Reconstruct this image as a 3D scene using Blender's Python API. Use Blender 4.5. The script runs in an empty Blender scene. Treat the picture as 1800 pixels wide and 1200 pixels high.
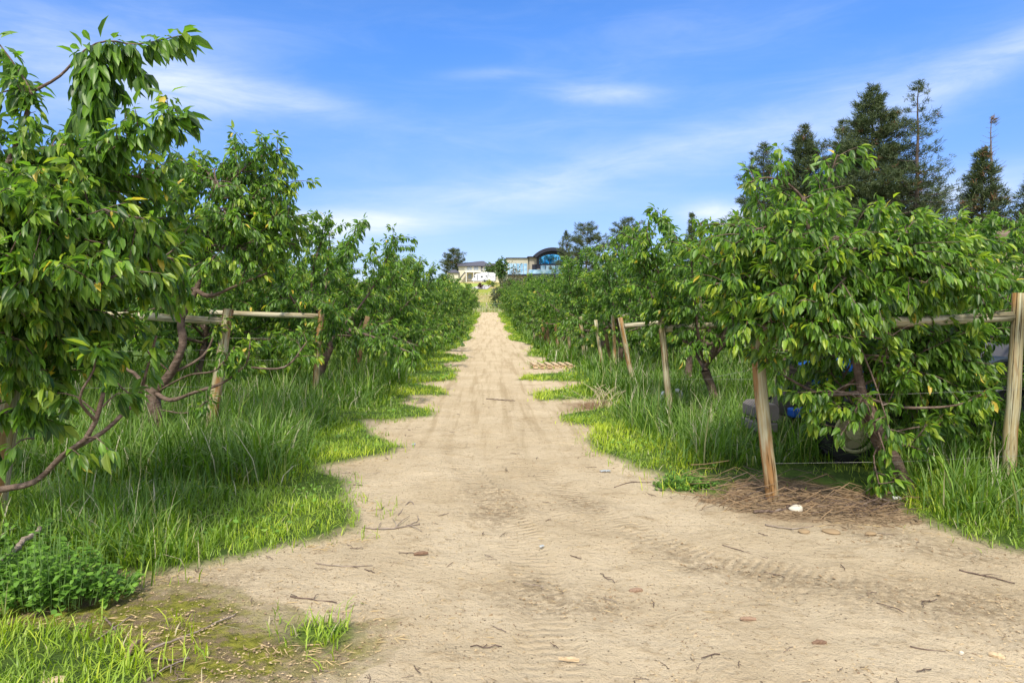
import bpy, math, random
import numpy as np
from mathutils import Vector

SC = bpy.context.scene
COL = SC.collection
R = math.radians
PI = math.pi

# ------------------------------------------------------------------ camera, world, sun, exposure
EYE = 1.7
F = 1200.0           # focal length in photo pixels (1800 wide)
CX, CY = 860.0, 543.0  # vanishing point of the track
cam_d = bpy.data.cameras.new("camera")
cam = bpy.data.objects.new("camera", cam_d)
COL.objects.link(cam)
cam.location = (0, 0, EYE)
cam.rotation_euler = (R(90), 0, 0)
cam_d.sensor_width = 36
cam_d.lens = 24
cam_d.shift_x = (900 - CX) / 1800
cam_d.shift_y = -(600 - CY) / 1800
cam_d.clip_start = 0.05
cam_d.clip_end = 5000
SC.camera = cam

SUN_EL, SUN_AZ = 53.0, 191.0      # azimuth measured clockwise from +Y (view direction)
sd = bpy.data.lights.new("sun", 'SUN')
sd.energy = 3.0
sd.angle = R(8)
sd.color = (1.0, 0.93, 0.80)
sun = bpy.data.objects.new("sun", sd)
COL.objects.link(sun)
sdir = Vector((math.sin(R(SUN_AZ)) * math.cos(R(SUN_EL)), math.cos(R(SUN_AZ)) * math.cos(R(SUN_EL)), math.sin(R(SUN_EL))))
sun.rotation_euler = (-sdir).to_track_quat('-Z', 'Y').to_euler()
sun.location = sdir * 100

SC.view_settings.view_transform = 'Standard'
SC.view_settings.look = 'None'
SC.view_settings.exposure = 0.84
SC.view_settings.gamma = 1.0
SC.cycles.max_bounces = 8
SC.cycles.transparent_max_bounces = 8

W = bpy.data.worlds.new("World")
SC.world = W
W.use_nodes = True
wn = W.node_tree
for n in list(wn.nodes):
    wn.nodes.remove(n)


class NT:
    """small helper to write node graphs"""
    def __init__(s, tree):
        s.t = tree

    def n(s, kind, **kw):
        nd = s.t.nodes.new(kind)
        for k, v in kw.items():
            setattr(nd, k, v)
        return nd

    def put(s, sock, v):
        if isinstance(v, bpy.types.NodeSocket):
            s.t.links.new(v, sock)
        else:
            sock.default_value = v

    def m(s, op, a, b=0.0, c=None, clamp=False):
        nd = s.n('ShaderNodeMath', operation=op)
        nd.use_clamp = clamp
        s.put(nd.inputs[0], a)
        s.put(nd.inputs[1], b)
        if c is not None:
            s.put(nd.inputs[2], c)
        return nd.outputs[0]

    def mix(s, f, a, b, blend='MIX'):
        nd = s.n('ShaderNodeMix', data_type='RGBA', blend_type=blend)
        s.put(nd.inputs[0], f)
        s.put(nd.inputs[6], a if not isinstance(a, tuple) else (*a[:3], 1))
        s.put(nd.inputs[7], b if not isinstance(b, tuple) else (*b[:3], 1))
        return nd.outputs[2]

    def noise(s, vec, scale, detail=4.0, rough=0.55, dist=0.0):
        nd = s.n('ShaderNodeTexNoise')
        if vec is not None:
            s.t.links.new(vec, nd.inputs['Vector'])
        nd.inputs['Scale'].default_value = scale
        nd.inputs['Detail'].default_value = detail
        nd.inputs['Roughness'].default_value = rough
        nd.inputs['Distortion'].default_value = dist
        return nd.outputs['Fac']

    def mapv(s, vec, scale=(1, 1, 1), loc=(0, 0, 0), rot=(0, 0, 0)):
        nd = s.n('ShaderNodeMapping')
        s.t.links.new(vec, nd.inputs[0])
        nd.inputs[1].default_value = loc
        nd.inputs[2].default_value = rot
        nd.inputs[3].default_value = scale
        return nd.outputs[0]

    def ramp(s, f, stops):
        nd = s.n('ShaderNodeValToRGB')
        s.put(nd.inputs[0], f)
        el = nd.color_ramp.elements
        while len(el) < len(stops):
            el.new(0.5)
        for e, (p, c) in zip(el, stops):
            e.position = p
            e.color = (*c[:3], 1) if isinstance(c, tuple) else (c, c, c, 1)
        return nd.outputs[0]

    def smooth(s, v, a, b):
        nd = s.n('ShaderNodeMapRange', interpolation_type='SMOOTHSTEP')
        s.put(nd.inputs[0], v)
        nd.inputs[1].default_value = a
        nd.inputs[2].default_value = b
        return nd.outputs[0]

    def attr(s, name):
        return s.n('ShaderNodeAttribute', attribute_name=name).outputs['Fac']


w = NT(wn)
sky = w.n('ShaderNodeTexSky', sky_type='NISHITA')
sky.sun_disc = False
sky.sun_elevation = R(SUN_EL)
sky.sun_rotation = R(SUN_AZ)
sky.altitude = 400
sky.air_density = 1.0
sky.dust_density = 0.6
sky.ozone_density = 2.2
tc = w.n('ShaderNodeTexCoord').outputs['Generated']
sep = w.n('ShaderNodeSeparateXYZ')
wn.links.new(tc, sep.inputs[0])
az = w.m('ARCTAN2', sep.outputs[0], sep.outputs[1])
el = w.m('ARCSINE', sep.outputs[2])
cmb = w.n('ShaderNodeCombineXYZ')
w.put(cmb.inputs[0], az)
w.put(cmb.inputs[1], el)
azel = cmb.outputs[0]
wisp = w.noise(w.mapv(azel, (3.0, 14.0, 1), (0, 0, 0), (0, 0, R(-14))), 1.6, 7.0, 0.62, 0.6)
wisp2 = w.noise(w.mapv(azel, (7.0, 22.0, 1), (3, 1, 0), (0, 0, R(-8))), 2.0, 6.0, 0.6, 0.3)
# cirrus streaks and low cloud: centre azimuth / elevation, half length, half width, tilt, amount
CL = [(500, 172, 120, 20, -6, .38), (330, 160, 170, 36, -8, .40), (190, 150, 170, 62, 4, .42), (846, 131, 64, 9, 2, .30),
      (1062, 165, 78, 15, -3, .46), (1000, 318, 420, 34, 15, .40), (760, 345, 150, 26, 4, .30), (1450, 222, 340, 38, 14, .34),
      (1715, 128, 150, 22, 22, .33), (610, 392, 110, 18, 2, 1.25), (525, 410, 60, 24, 0, 1.3), (1275, 378, 65, 20, 0, 1.25),
      (1665, 338, 150, 26, 5, .62), (140, 60, 260, 50, 8, .26), (880, 250, 300, 60, 10, .14), (1250, 40, 400, 60, 12, .10)]
tot = None
for (px, py, a, b, th, amp) in CL:
    u = (px - CX) / F
    v = (CY - py) / F
    a0 = math.atan(u)
    e0 = math.atan(v * math.cos(a0))
    c, s_ = math.cos(R(th)), math.sin(R(th))
    dx = w.m('SUBTRACT', az, a0)
    dy = w.m('SUBTRACT', el, e0)
    p = w.m('ADD', w.m('MULTIPLY', dx, c * F / a), w.m('MULTIPLY', dy, s_ * F / a))
    q = w.m('SUBTRACT', w.m('MULTIPLY', dy, c * F / b), w.m('MULTIPLY', dx, s_ * F / b))
    r2 = w.m('ADD', w.m('MULTIPLY', p, p), w.m('MULTIPLY', q, q))
    g = w.m('MULTIPLY', w.m('EXPONENT', w.m('MULTIPLY', r2, -0.9)), amp)
    tot = g if tot is None else w.m('ADD', tot, g)
wn_mix = w.m('MULTIPLY', w.m('ADD', w.m('ADD', w.smooth(wisp, 0.25, 0.75), 0.55), w.m('MULTIPLY', w.smooth(wisp2, 0.3, 0.75), 0.35)), 0.62)
cl = w.m('MULTIPLY', tot, wn_mix)
veil = w.m('MULTIPLY', w.smooth(wisp, 0.40, 0.85), 0.07)
cl = w.m('MINIMUM', w.m('ADD', cl, veil), 0.9)
cl = w.m('MULTIPLY', cl, w.smooth(el, 0.0, 0.06))
tintc = w.mix(w.smooth(el, 0.03, 0.42), (0.60, 0.64, 0.90), (0.49, 0.87, 1.36))
skyc = w.mix(1.0, sky.outputs[0], tintc, 'MULTIPLY')
skyc = w.mix(cl, skyc, (5.0, 5.5, 6.3))
over = w.m('MAXIMUM', w.smooth(el, 0.50, 0.95), w.smooth(sep.outputs[1], 0.15, -0.45))  # unseen bright cloud added overhead and behind the camera to lift fill light
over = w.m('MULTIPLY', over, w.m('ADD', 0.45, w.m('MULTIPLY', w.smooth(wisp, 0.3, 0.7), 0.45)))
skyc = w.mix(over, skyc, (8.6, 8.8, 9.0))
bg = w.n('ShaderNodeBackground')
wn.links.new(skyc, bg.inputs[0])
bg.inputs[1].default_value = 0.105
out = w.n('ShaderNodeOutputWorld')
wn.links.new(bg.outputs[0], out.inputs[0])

# ------------------------------------------------------------------ helpers
rng = np.random.default_rng(7)


def _hash(ix, iy, seed):
    h = (ix.astype(np.int64) * 374761393 + iy.astype(np.int64) * 668265263 + seed * 982451653) & 0x7fffffff
    h = ((h ^ (h >> 13)) * 1274126177) & 0x7fffffff
    h = h ^ (h >> 16)
    return (h & 0xffff) / 65535.0


def vnoise(x, y, seed=0):
    x = np.asarray(x, float); y = np.asarray(y, float)
    ix = np.floor(x); iy = np.floor(y)
    fx = x - ix; fy = y - iy
    fx = fx * fx * (3 - 2 * fx); fy = fy * fy * (3 - 2 * fy)
    a = _hash(ix, iy, seed); b = _hash(ix + 1, iy, seed)
    c = _hash(ix, iy + 1, seed); d = _hash(ix + 1, iy + 1, seed)
    return (a * (1 - fx) + b * fx) * (1 - fy) + (c * (1 - fx) + d * fx) * fy


def fbm(x, y, seed=0, oct=4):
    s = 0; a = 0.5; t = 0
    for k in range(oct):
        s = s + a * vnoise(x * 2 ** k, y * 2 ** k, seed + k * 17)
        t += a
        a *= 0.5
    return s / t


def sstep(x, a, b):
    t = np.clip((np.asarray(x, float) - a) / (b - a), 0, 1)
    return t * t * (3 - 2 * t)


def hground(x, y):
    """height of the terrain without the small wheel ruts"""
    x = np.asarray(x, float); y = np.asarray(y, float)
    z = 1.35 * sstep(y, 34, 96)
    z = z + 0.0775 * np.clip(y - 88, 0, 100) * sstep(y, 88, 112)
    z = z + 0.022 * np.clip(x - 2.6, 0, 14) * sstep(y, 3.0, 6.0)
    return z


def H(x, y):
    return float(hground(x, y))


def G(px, py):
    """photo pixel on flat ground -> x, y"""
    d = EYE * F / (py - CY)
    return ((px - CX) / F * d, d)


def P(px, py, d):
    """photo pixel at distance d -> world point"""
    return np.array([(px - CX) / F * d, d, EYE + (CY - py) / F * d])


def tag(o, label=None, cat=None, group=None, kind=None):
    if label: o['label'] = label
    if cat: o['category'] = cat
    if group: o['group'] = group
    if kind: o['kind'] = kind
    return o


def empty(name, loc, rz=0.0):
    o = bpy.data.objects.new(name, None)
    COL.objects.link(o)
    o.location = [float(v) for v in loc]
    o.rotation_euler = (0, 0, rz)
    o.empty_display_size = 0.2
    return o


def link(name, me, parent=None, mat=None):
    o = bpy.data.objects.new(name, me)
    COL.objects.link(o)
    if parent is not None:
        o.parent = parent
    if mat is not None and not me.materials:
        me.materials.append(mat)
    return o


def raw_mesh(name, verts, loops, starts, smooth=True, attrs=None, mat=None):
    me = bpy.data.meshes.new(name)
    verts = np.ascontiguousarray(verts, dtype=np.float32).reshape(-1, 3)
    loops = np.ascontiguousarray(loops, dtype=np.int32).ravel()
    starts = np.ascontiguousarray(starts, dtype=np.int32).ravel()
    me.vertices.add(len(verts))
    me.vertices.foreach_set('co', verts.ravel())
    me.loops.add(len(loops))
    me.loops.foreach_set('vertex_index', loops)
    me.polygons.add(len(starts))
    me.polygons.foreach_set('loop_start', starts)
    me.update(calc_edges=True)
    me.polygons.foreach_set('use_smooth', np.full(len(starts), smooth, dtype=bool))
    for k, v in (attrs or {}).items():
        a = me.attributes.new(k, 'FLOAT', 'POINT')
        a.data.foreach_set('value', np.ascontiguousarray(v, dtype=np.float32).ravel())
    if mat is not None:
        me.materials.append(mat)
    return me


def pattern_mesh(name, V, pattern, attrs=None, mat=None, smooth=True):
    """V: (N,k,3); pattern: faces over the k vertices, repeated for each of N"""
    N, k, _ = V.shape
    flat = np.array([i for f in pattern for i in f], dtype=np.int64)
    st = np.cumsum([0] + [len(f) for f in pattern])[:-1]
    loops = (flat[None, :] + (np.arange(N) * k)[:, None]).ravel()
    starts = (st[None, :] + (np.arange(N) * len(flat))[:, None]).ravel()
    at = {a: np.repeat(np.asarray(v), k) if np.ndim(v) == 1 else np.asarray(v).ravel() for a, v in (attrs or {}).items()}
    return raw_mesh(name, V, loops, starts, smooth, at, mat)


class MB:
    """collects simple shapes into one mesh"""
    def __init__(s):
        s.v = []; s.f = []; s.sm = []
        s.mi = []; s.cur = 0

    def add(s, verts, faces, smooth=False):
        b = len(s.v)
        s.v += [tuple(map(float, p)) for p in verts]
        s.f += [tuple(b + i for i in f) for f in faces]
        s.sm += [smooth] * len(faces)
        s.mi += [s.cur] * len(faces)
        return s

    def box(s, x0, x1, y0, y1, z0, z1, bev=0.0):
        if bev <= 0:
            v = [(x, y, z) for z in (z0, z1) for y in (y0, y1) for x in (x0, x1)]
            s.add(v, [(0, 2, 3, 1), (4, 5, 7, 6), (0, 1, 5, 4), (2, 6, 7, 3), (0, 4, 6, 2), (1, 3, 7, 5)])
            return s
        b = bev
        # chamfered box: 24 verts
        import bmesh
        bm = bmesh.new()
        bmesh.ops.create_cube(bm, size=1)
        for q in bm.verts:
            q.co = Vector(((x0 + x1) / 2 + q.co.x * (x1 - x0), (y0 + y1) / 2 + q.co.y * (y1 - y0), (z0 + z1) / 2 + q.co.z * (z1 - z0)))
        bmesh.ops.bevel(bm, geom=bm.edges[:], offset=b, segments=2, affect='EDGES', profile=0.5)
        bm.verts.index_update()
        s.add([q.co for q in bm.verts], [[q.index for q in f.verts] for f in bm.faces])
        bm.free()
        return s

    def tube(s, pts, rad, n=10, cap=True, wob=0.0, seed=0):
        pts = np.asarray(pts, float)
        rad = np.broadcast_to(np.asarray(rad, float), (len(pts),)).copy()
        V, Q = tube_np(pts, rad, n, wob, seed)
        faces = [tuple(q) for q in Q]
        m = len(pts)
        if cap:
            faces.append(tuple(range(n - 1, -1, -1)))
            faces.append(tuple((m - 1) * n + i for i in range(n)))
        s.add(V, faces, True)
        return s

    def prism(s, poly, axis, a0, a1):
        """poly: list of 2D points, extruded along axis 'x','y','z'"""
        n = len(poly)
        def pt(p, a):
            return {'x': (a, p[0], p[1]), 'y': (p[0], a, p[1]), 'z': (p[0], p[1], a)}[axis]
        v = [pt(p, a0) for p in poly] + [pt(p, a1) for p in poly]
        f = [tuple(range(n))[::-1], tuple(range(n, 2 * n))]
        f += [(i, (i + 1) % n, n + (i + 1) % n, n + i) for i in range(n)]
        s.add(v, f)
        return s

    def mesh(s, name, *mats):
        me = bpy.data.meshes.new(name)
        me.from_pydata(s.v, [], s.f)
        me.polygons.foreach_set('use_smooth', s.sm)
        for m in mats:
            me.materials.append(m)
        if len(mats) > 1:
            me.polygons.foreach_set('material_index', s.mi)
        import bmesh
        bm = bmesh.new(); bm.from_mesh(me)
        bmesh.ops.recalc_face_normals(bm, faces=bm.faces[:])
        bm.to_mesh(me); bm.free()
        return me

    def build(s, name, mat, parent=None):
        return link(name, s.mesh(name, *(mat if isinstance(mat, (list, tuple)) else [mat])), parent)


def tube_np(pts, rad, n=8, wob=0.0, seed=0):
    m = len(pts)
    T = np.gradient(pts, axis=0)
    T /= np.linalg.norm(T, axis=1)[:, None] + 1e-9
    a = np.array([0, 0, 1.0]) if abs(T[0][2]) < 0.8 else np.array([0, 1.0, 0])
    u = np.cross(T[0], a); u /= np.linalg.norm(u)
    V = np.zeros((m, n, 3))
    ang = np.arange(n) * 2 * PI / n
    r_ = np.random.default_rng(seed)
    ph = r_.uniform(0, 6.28, 3)
    for i in range(m):
        u = u - T[i] * np.dot(u, T[i]); u /= np.linalg.norm(u) + 1e-9
        v = np.cross(T[i], u)
        k = 1.0
        if wob:
            k = 1 + wob * (np.sin(ang * 2 + ph[0] + i * 0.7) * 0.5 + np.sin(ang * 3 + ph[1] - i * 0.9) * 0.35) + wob * r_.uniform(-.4, .4)
        V[i] = pts[i] + (np.cos(ang)[:, None] * u + np.sin(ang)[:, None] * v) * (rad[i] * np.broadcast_to(k, (n,)))[:, None]
    q = []
    for i in range(m - 1):
        for j in range(n):
            j2 = (j + 1) % n
            q.append((i * n + j, i * n + j2, (i + 1) * n + j2, (i + 1) * n + j))
    return V.reshape(-1, 3), np.array(q)


def dense(pts, step):
    """Catmull-Rom resample of a polyline"""
    pts = np.asarray(pts, float)
    if len(pts) < 3:
        L = np.linalg.norm(pts[1] - pts[0])
        k = max(2, int(L / step) + 1)
        t = np.linspace(0, 1, k)[:, None]
        return pts[0] * (1 - t) + pts[1] * t
    ext = np.vstack([2 * pts[0] - pts[1], pts, 2 * pts[-1] - pts[-2]])
    o = []
    for i in range(1, len(ext) - 2):
        p0, p1, p2, p3 = ext[i - 1:i + 3]
        k = max(1, int(np.linalg.norm(p2 - p1) / step))
        for t in np.arange(k) / k:
            o.append(0.5 * (2 * p1 + (p2 - p0) * t + (2 * p0 - 5 * p1 + 4 * p2 - p3) * t * t + (3 * p1 - p0 - 3 * p2 + p3) * t ** 3))
    o.append(pts[-1])
    return np.array(o)


def unit(v):
    v = np.asarray(v, float)
    return v / (np.linalg.norm(v, axis=-1, keepdims=True) + 1e-9)


NUM = ['', 'first', 'second', 'third', 'fourth', 'fifth', 'sixth', 'seventh', 'eighth', 'ninth', 'tenth', 'eleventh', 'twelfth',
       'thirteenth', 'fourteenth', 'fifteenth', 'sixteenth', 'seventeenth', 'eighteenth', 'nineteenth', 'twentieth',
       'twenty-first', 'twenty-second', 'twenty-third', 'twenty-fourth', 'twenty-fifth']

# ------------------------------------------------------------------ materials


def new_mat(name):
    m = bpy.data.materials.new(name)
    m.use_nodes = True
    t = m.node_tree
    b = t.nodes['Principled BSDF']
    return m, NT(t), b


def plain(name, col, rough=0.6, metal=0.0, var=0.12, scale=8.0, bump=0.0, spec=0.4):
    m, n, b = new_mat(name)
    co = n.n('ShaderNodeTexCoord').outputs['Object']
    f = n.noise(co, scale, 5)
    c = n.mix(f, tuple(x * (1 - var) for x in col), tuple(min(1, x * (1 + var)) for x in col))
    n.put(b.inputs['Base Color'], c)
    n.put(b.inputs['Roughness'], rough)
    b.inputs['Metallic'].default_value = metal
    b.inputs['Specular IOR Level'].default_value = spec
    if bump:
        bp = n.n('ShaderNodeBump')
        bp.inputs['Strength'].default_value = bump
        bp.inputs['Distance'].default_value = 0.01
        n.put(bp.inputs['Height'], n.noise(co, scale * 6, 4))
        n.t.links.new(bp.outputs[0], b.inputs['Normal'])
    return m


def leaf_mat(name, dark, mid, young, orange, trans=0.32, rough=0.42, back=1.5, spec=0.35, rib=False):
    m, n, b = new_mat(name)
    tint = n.attr('tint'); yg = n.attr('young')
    c = n.mix(tint, dark, mid)
    c = n.mix(n.smooth(yg, 0.35, 0.95), c, young)
    c = n.mix(n.smooth(yg, 0.955, 1.0), c, orange)
    if rib:
        c = n.mix(n.m('MULTIPLY', n.smooth(n.attr('rib'), 0.80, 0.97), 0.28), c, (0.34, 0.46, 0.08))
        co = n.n('ShaderNodeTexCoord').outputs['Object']
        c = n.mix(n.m('MULTIPLY', n.smooth(n.noise(co, 34, 3, 0.6), 0.56, 0.72), 0.35), c, tuple(q * .55 for q in mid))
    geo = n.n('ShaderNodeNewGeometry')
    c2 = n.mix(1.0, c, (back, back * 0.98, back * 1.25), 'MULTIPLY')
    c2 = n.mix(0.18, c2, (0.16, 0.20, 0.12))
    cc = n.mix(geo.outputs['Backfacing'], c, c2)
    n.put(b.inputs['Base Color'], cc)
    n.put(b.inputs['Roughness'], rough)
    b.inputs['Specular IOR Level'].default_value = spec
    tr = n.n('ShaderNodeBsdfTranslucent')
    n.put(tr.inputs[0], n.mix(1.0, cc, (1.5, 1.75, 0.55), 'MULTIPLY'))
    mx = n.n('ShaderNodeMixShader')
    mx.inputs[0].default_value = trans
    n.t.links.new(b.outputs[0], mx.inputs[1])
    n.t.links.new(tr.outputs[0], mx.inputs[2])
    n.t.links.new(mx.outputs[0], n.t.nodes['Material Output'].inputs[0])
    return m


def wood_mat(name, pale, tan, stain, sc=1.0):
    m, n, b = new_mat(name)
    co = n.n('ShaderNodeTexCoord').outputs['Object']
    oi = n.n('ShaderNodeObjectInfo').outputs['Random']
    off = n.n('ShaderNodeCombineXYZ')
    n.put(off.inputs[0], n.m('MULTIPLY', oi, 13.0)); n.put(off.inputs[1], n.m('MULTIPLY', oi, 7.0))
    va = n.n('ShaderNodeVectorMath', operation='ADD')
    n.t.links.new(co, va.inputs[0]); n.t.links.new(off.outputs[0], va.inputs[1])
    v = va.outputs[0]
    grain = n.noise(n.mapv(v, (26 * sc, 26 * sc, 1.1 * sc)), 1.5, 6, 0.65, 0.4)
    blot = n.noise(n.mapv(v, (9 * sc, 9 * sc, 1.3 * sc)), 1.0, 4, 0.55)
    c = n.mix(n.smooth(grain, 0.38, 0.62), pale, tan)
    c = n.mix(n.m('MULTIPLY', n.smooth(blot, 0.46, 0.60), 0.85), c, stain)
    crack = n.noise(n.mapv(v, (70 * sc, 70 * sc, 1.0 * sc)), 1.2, 3, 0.5)
    c = n.mix(n.m('MULTIPLY', n.smooth(crack, 0.57, 0.66), 0.85), c, tuple(x * 0.22 for x in stain))
    knot = n.noise(v, 9 * sc, 2)
    c = n.mix(n.m('MULTIPLY', n.smooth(knot, 0.70, 0.76), 0.6), c, tuple(x * 0.3 for x in stain))
    n.put(b.inputs['Base Color'], c)
    b.inputs['Roughness'].default_value = 0.85
    b.inputs['Specular IOR Level'].default_value = 0.2
    bp = n.n('ShaderNodeBump')
    bp.inputs['Strength'].default_value = 1.0; bp.inputs['Distance'].default_value = 0.006
    n.put(bp.inputs['Height'], n.m('SUBTRACT', grain, n.smooth(crack, 0.6, 0.7)))
    n.t.links.new(bp.outputs[0], b.inputs['Normal'])
    return m


def bark_mat(name, a, b_, light):
    m, n, b = new_mat(name)
    co = n.n('ShaderNodeTexCoord').outputs['Object']
    f = n.noise(co, 14, 5, 0.6)
    c = n.mix(n.smooth(f, 0.3, 0.7), a, b_)
    rings = n.noise(n.mapv(co, (8, 8, 60)), 1.0, 3, 0.6)
    c = n.mix(n.m('MULTIPLY', n.smooth(rings, 0.56, 0.72), 0.6), c, light)
    fl = n.noise(co, 38, 4, 0.6)
    c = n.mix(n.m('MULTIPLY', n.smooth(fl, 0.60, 0.7), 0.5), c, tuple(x * 0.35 for x in a))
    n.put(b.inputs['Base Color'], c)
    b.inputs['Roughness'].default_value = 0.7
    b.inputs['Specular IOR Level'].default_value = 0.3
    bp = n.n('ShaderNodeBump'); bp.inputs['Strength'].default_value = 1.0; bp.inputs['Distance'].default_value = 0.012
    n.put(bp.inputs['Height'], n.m('ADD', rings, fl))
    n.t.links.new(bp.outputs[0], b.inputs['Normal'])
    return m


M = {}
M['leaf'] = leaf_mat('cherry_leaf', (0.026, 0.072, 0.012), (0.145, 0.285, 0.022), (0.42, 0.49, 0.035), (0.56, 0.40, 0.05), 0.36, 0.42, 1.45, 0.42, True)
M['bark'] = bark_mat('cherry_bark', (0.075, 0.047, 0.034), (0.17, 0.12, 0.09), (0.32, 0.265, 0.22))
M['twigbark'] = bark_mat('twig_bark', (0.20, 0.15, 0.11), (0.30, 0.24, 0.19), (0.38, 0.33, 0.27))
M['post'] = wood_mat('treated_post', (0.44, 0.42, 0.29), (0.33, 0.26, 0.13), (0.27, 0.125, 0.035))
M['oldpost'] = wood_mat('brown_post', (0.26, 0.19, 0.10), (0.21, 0.13, 0.06), (0.13, 0.06, 0.025))
M['rail'] = wood_mat('weathered_rail', (0.50, 0.47, 0.37), (0.40, 0.35, 0.22), (0.26, 0.21, 0.12))
M['pine'] = leaf_mat('pine_needles', (0.018, 0.034, 0.015), (0.078, 0.108, 0.034), (0.14, 0.165, 0.055), (0.18, 0.085, 0.04), 0.10, 0.6, 1.1, 0.2)
M['pinebark'] = bark_mat('pine_bark', (0.06, 0.045, 0.035), (0.11, 0.08, 0.06), (0.17, 0.12, 0.09))
M['deadbark'] = bark_mat('dead_bark', (0.13, 0.10, 0.085), (0.19, 0.16, 0.14), (0.25, 0.22, 0.19))
M['grass'] = leaf_mat('grass_blade', (0.12, 0.22, 0.012), (0.31, 0.44, 0.018), (0.52, 0.58, 0.03), (0.46, 0.40, 0.19), 0.30, 0.45, 1.15, 0.35)
M['tall'] = leaf_mat('tall_grass_blade', (0.058, 0.130, 0.014), (0.185, 0.315, 0.026), (0.40, 0.47, 0.055), (0.46, 0.42, 0.24), 0.30, 0.5, 1.15, 0.28)
M['weed'] = leaf_mat('weed_leaf', (0.065, 0.15, 0.018), (0.17, 0.32, 0.04), (0.32, 0.45, 0.09), (0.34, 0.40, 0.16), 0.28, 0.5, 1.3)
M['shrub'] = leaf_mat('shrub_leaf', (0.030, 0.070, 0.018), (0.075, 0.14, 0.03), (0.20, 0.26, 0.05), (0.25, 0.2, 0.06), 0.25, 0.5, 1.2)
M['olive'] = leaf_mat('olive_leaf', (0.045, 0.058, 0.025), (0.095, 0.105, 0.05), (0.16, 0.15, 0.06), (0.22, 0.16, 0.07), 0.2, 0.6, 1.2)
M['yellow'] = leaf_mat('yellow_leaf', (0.22, 0.26, 0.02), (0.38, 0.40, 0.03), (0.48, 0.46, 0.04), (0.5, 0.4, 0.04), 0.25, 0.6, 1.1)
M['maroon'] = leaf_mat('maroon_leaf', (0.035, 0.010, 0.014), (0.08, 0.022, 0.03), (0.12, 0.04, 0.04), (0.14, 0.05, 0.04), 0.2, 0.6, 1.1)
M['deadleaf'] = plain('dead_leaf', (0.215, 0.150, 0.085), 0.8, 0, 0.35, 20)
M['straw'] = plain('straw', (0.46, 0.34, 0.17), 0.8, 0, 0.3, 9)
M['crumb'] = plain('soil_crumb', (0.46, 0.345, 0.20), .95, 0, .35, 3)
M['clod'] = plain('damp_clod', (0.27, 0.19, 0.105), .95, 0, .4, 3)
M['wire'] = plain('galvanised_wire', (0.42, 0.41, 0.38), 0.5, 0.7)
M['stone'] = plain('pale_stone', (0.56, 0.50, 0.40), 0.85, 0, 0.25, 18, 0.5)
M['white'] = plain('white_plastic', (0.74, 0.74, 0.71), 0.45, 0, 0.06)


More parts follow.
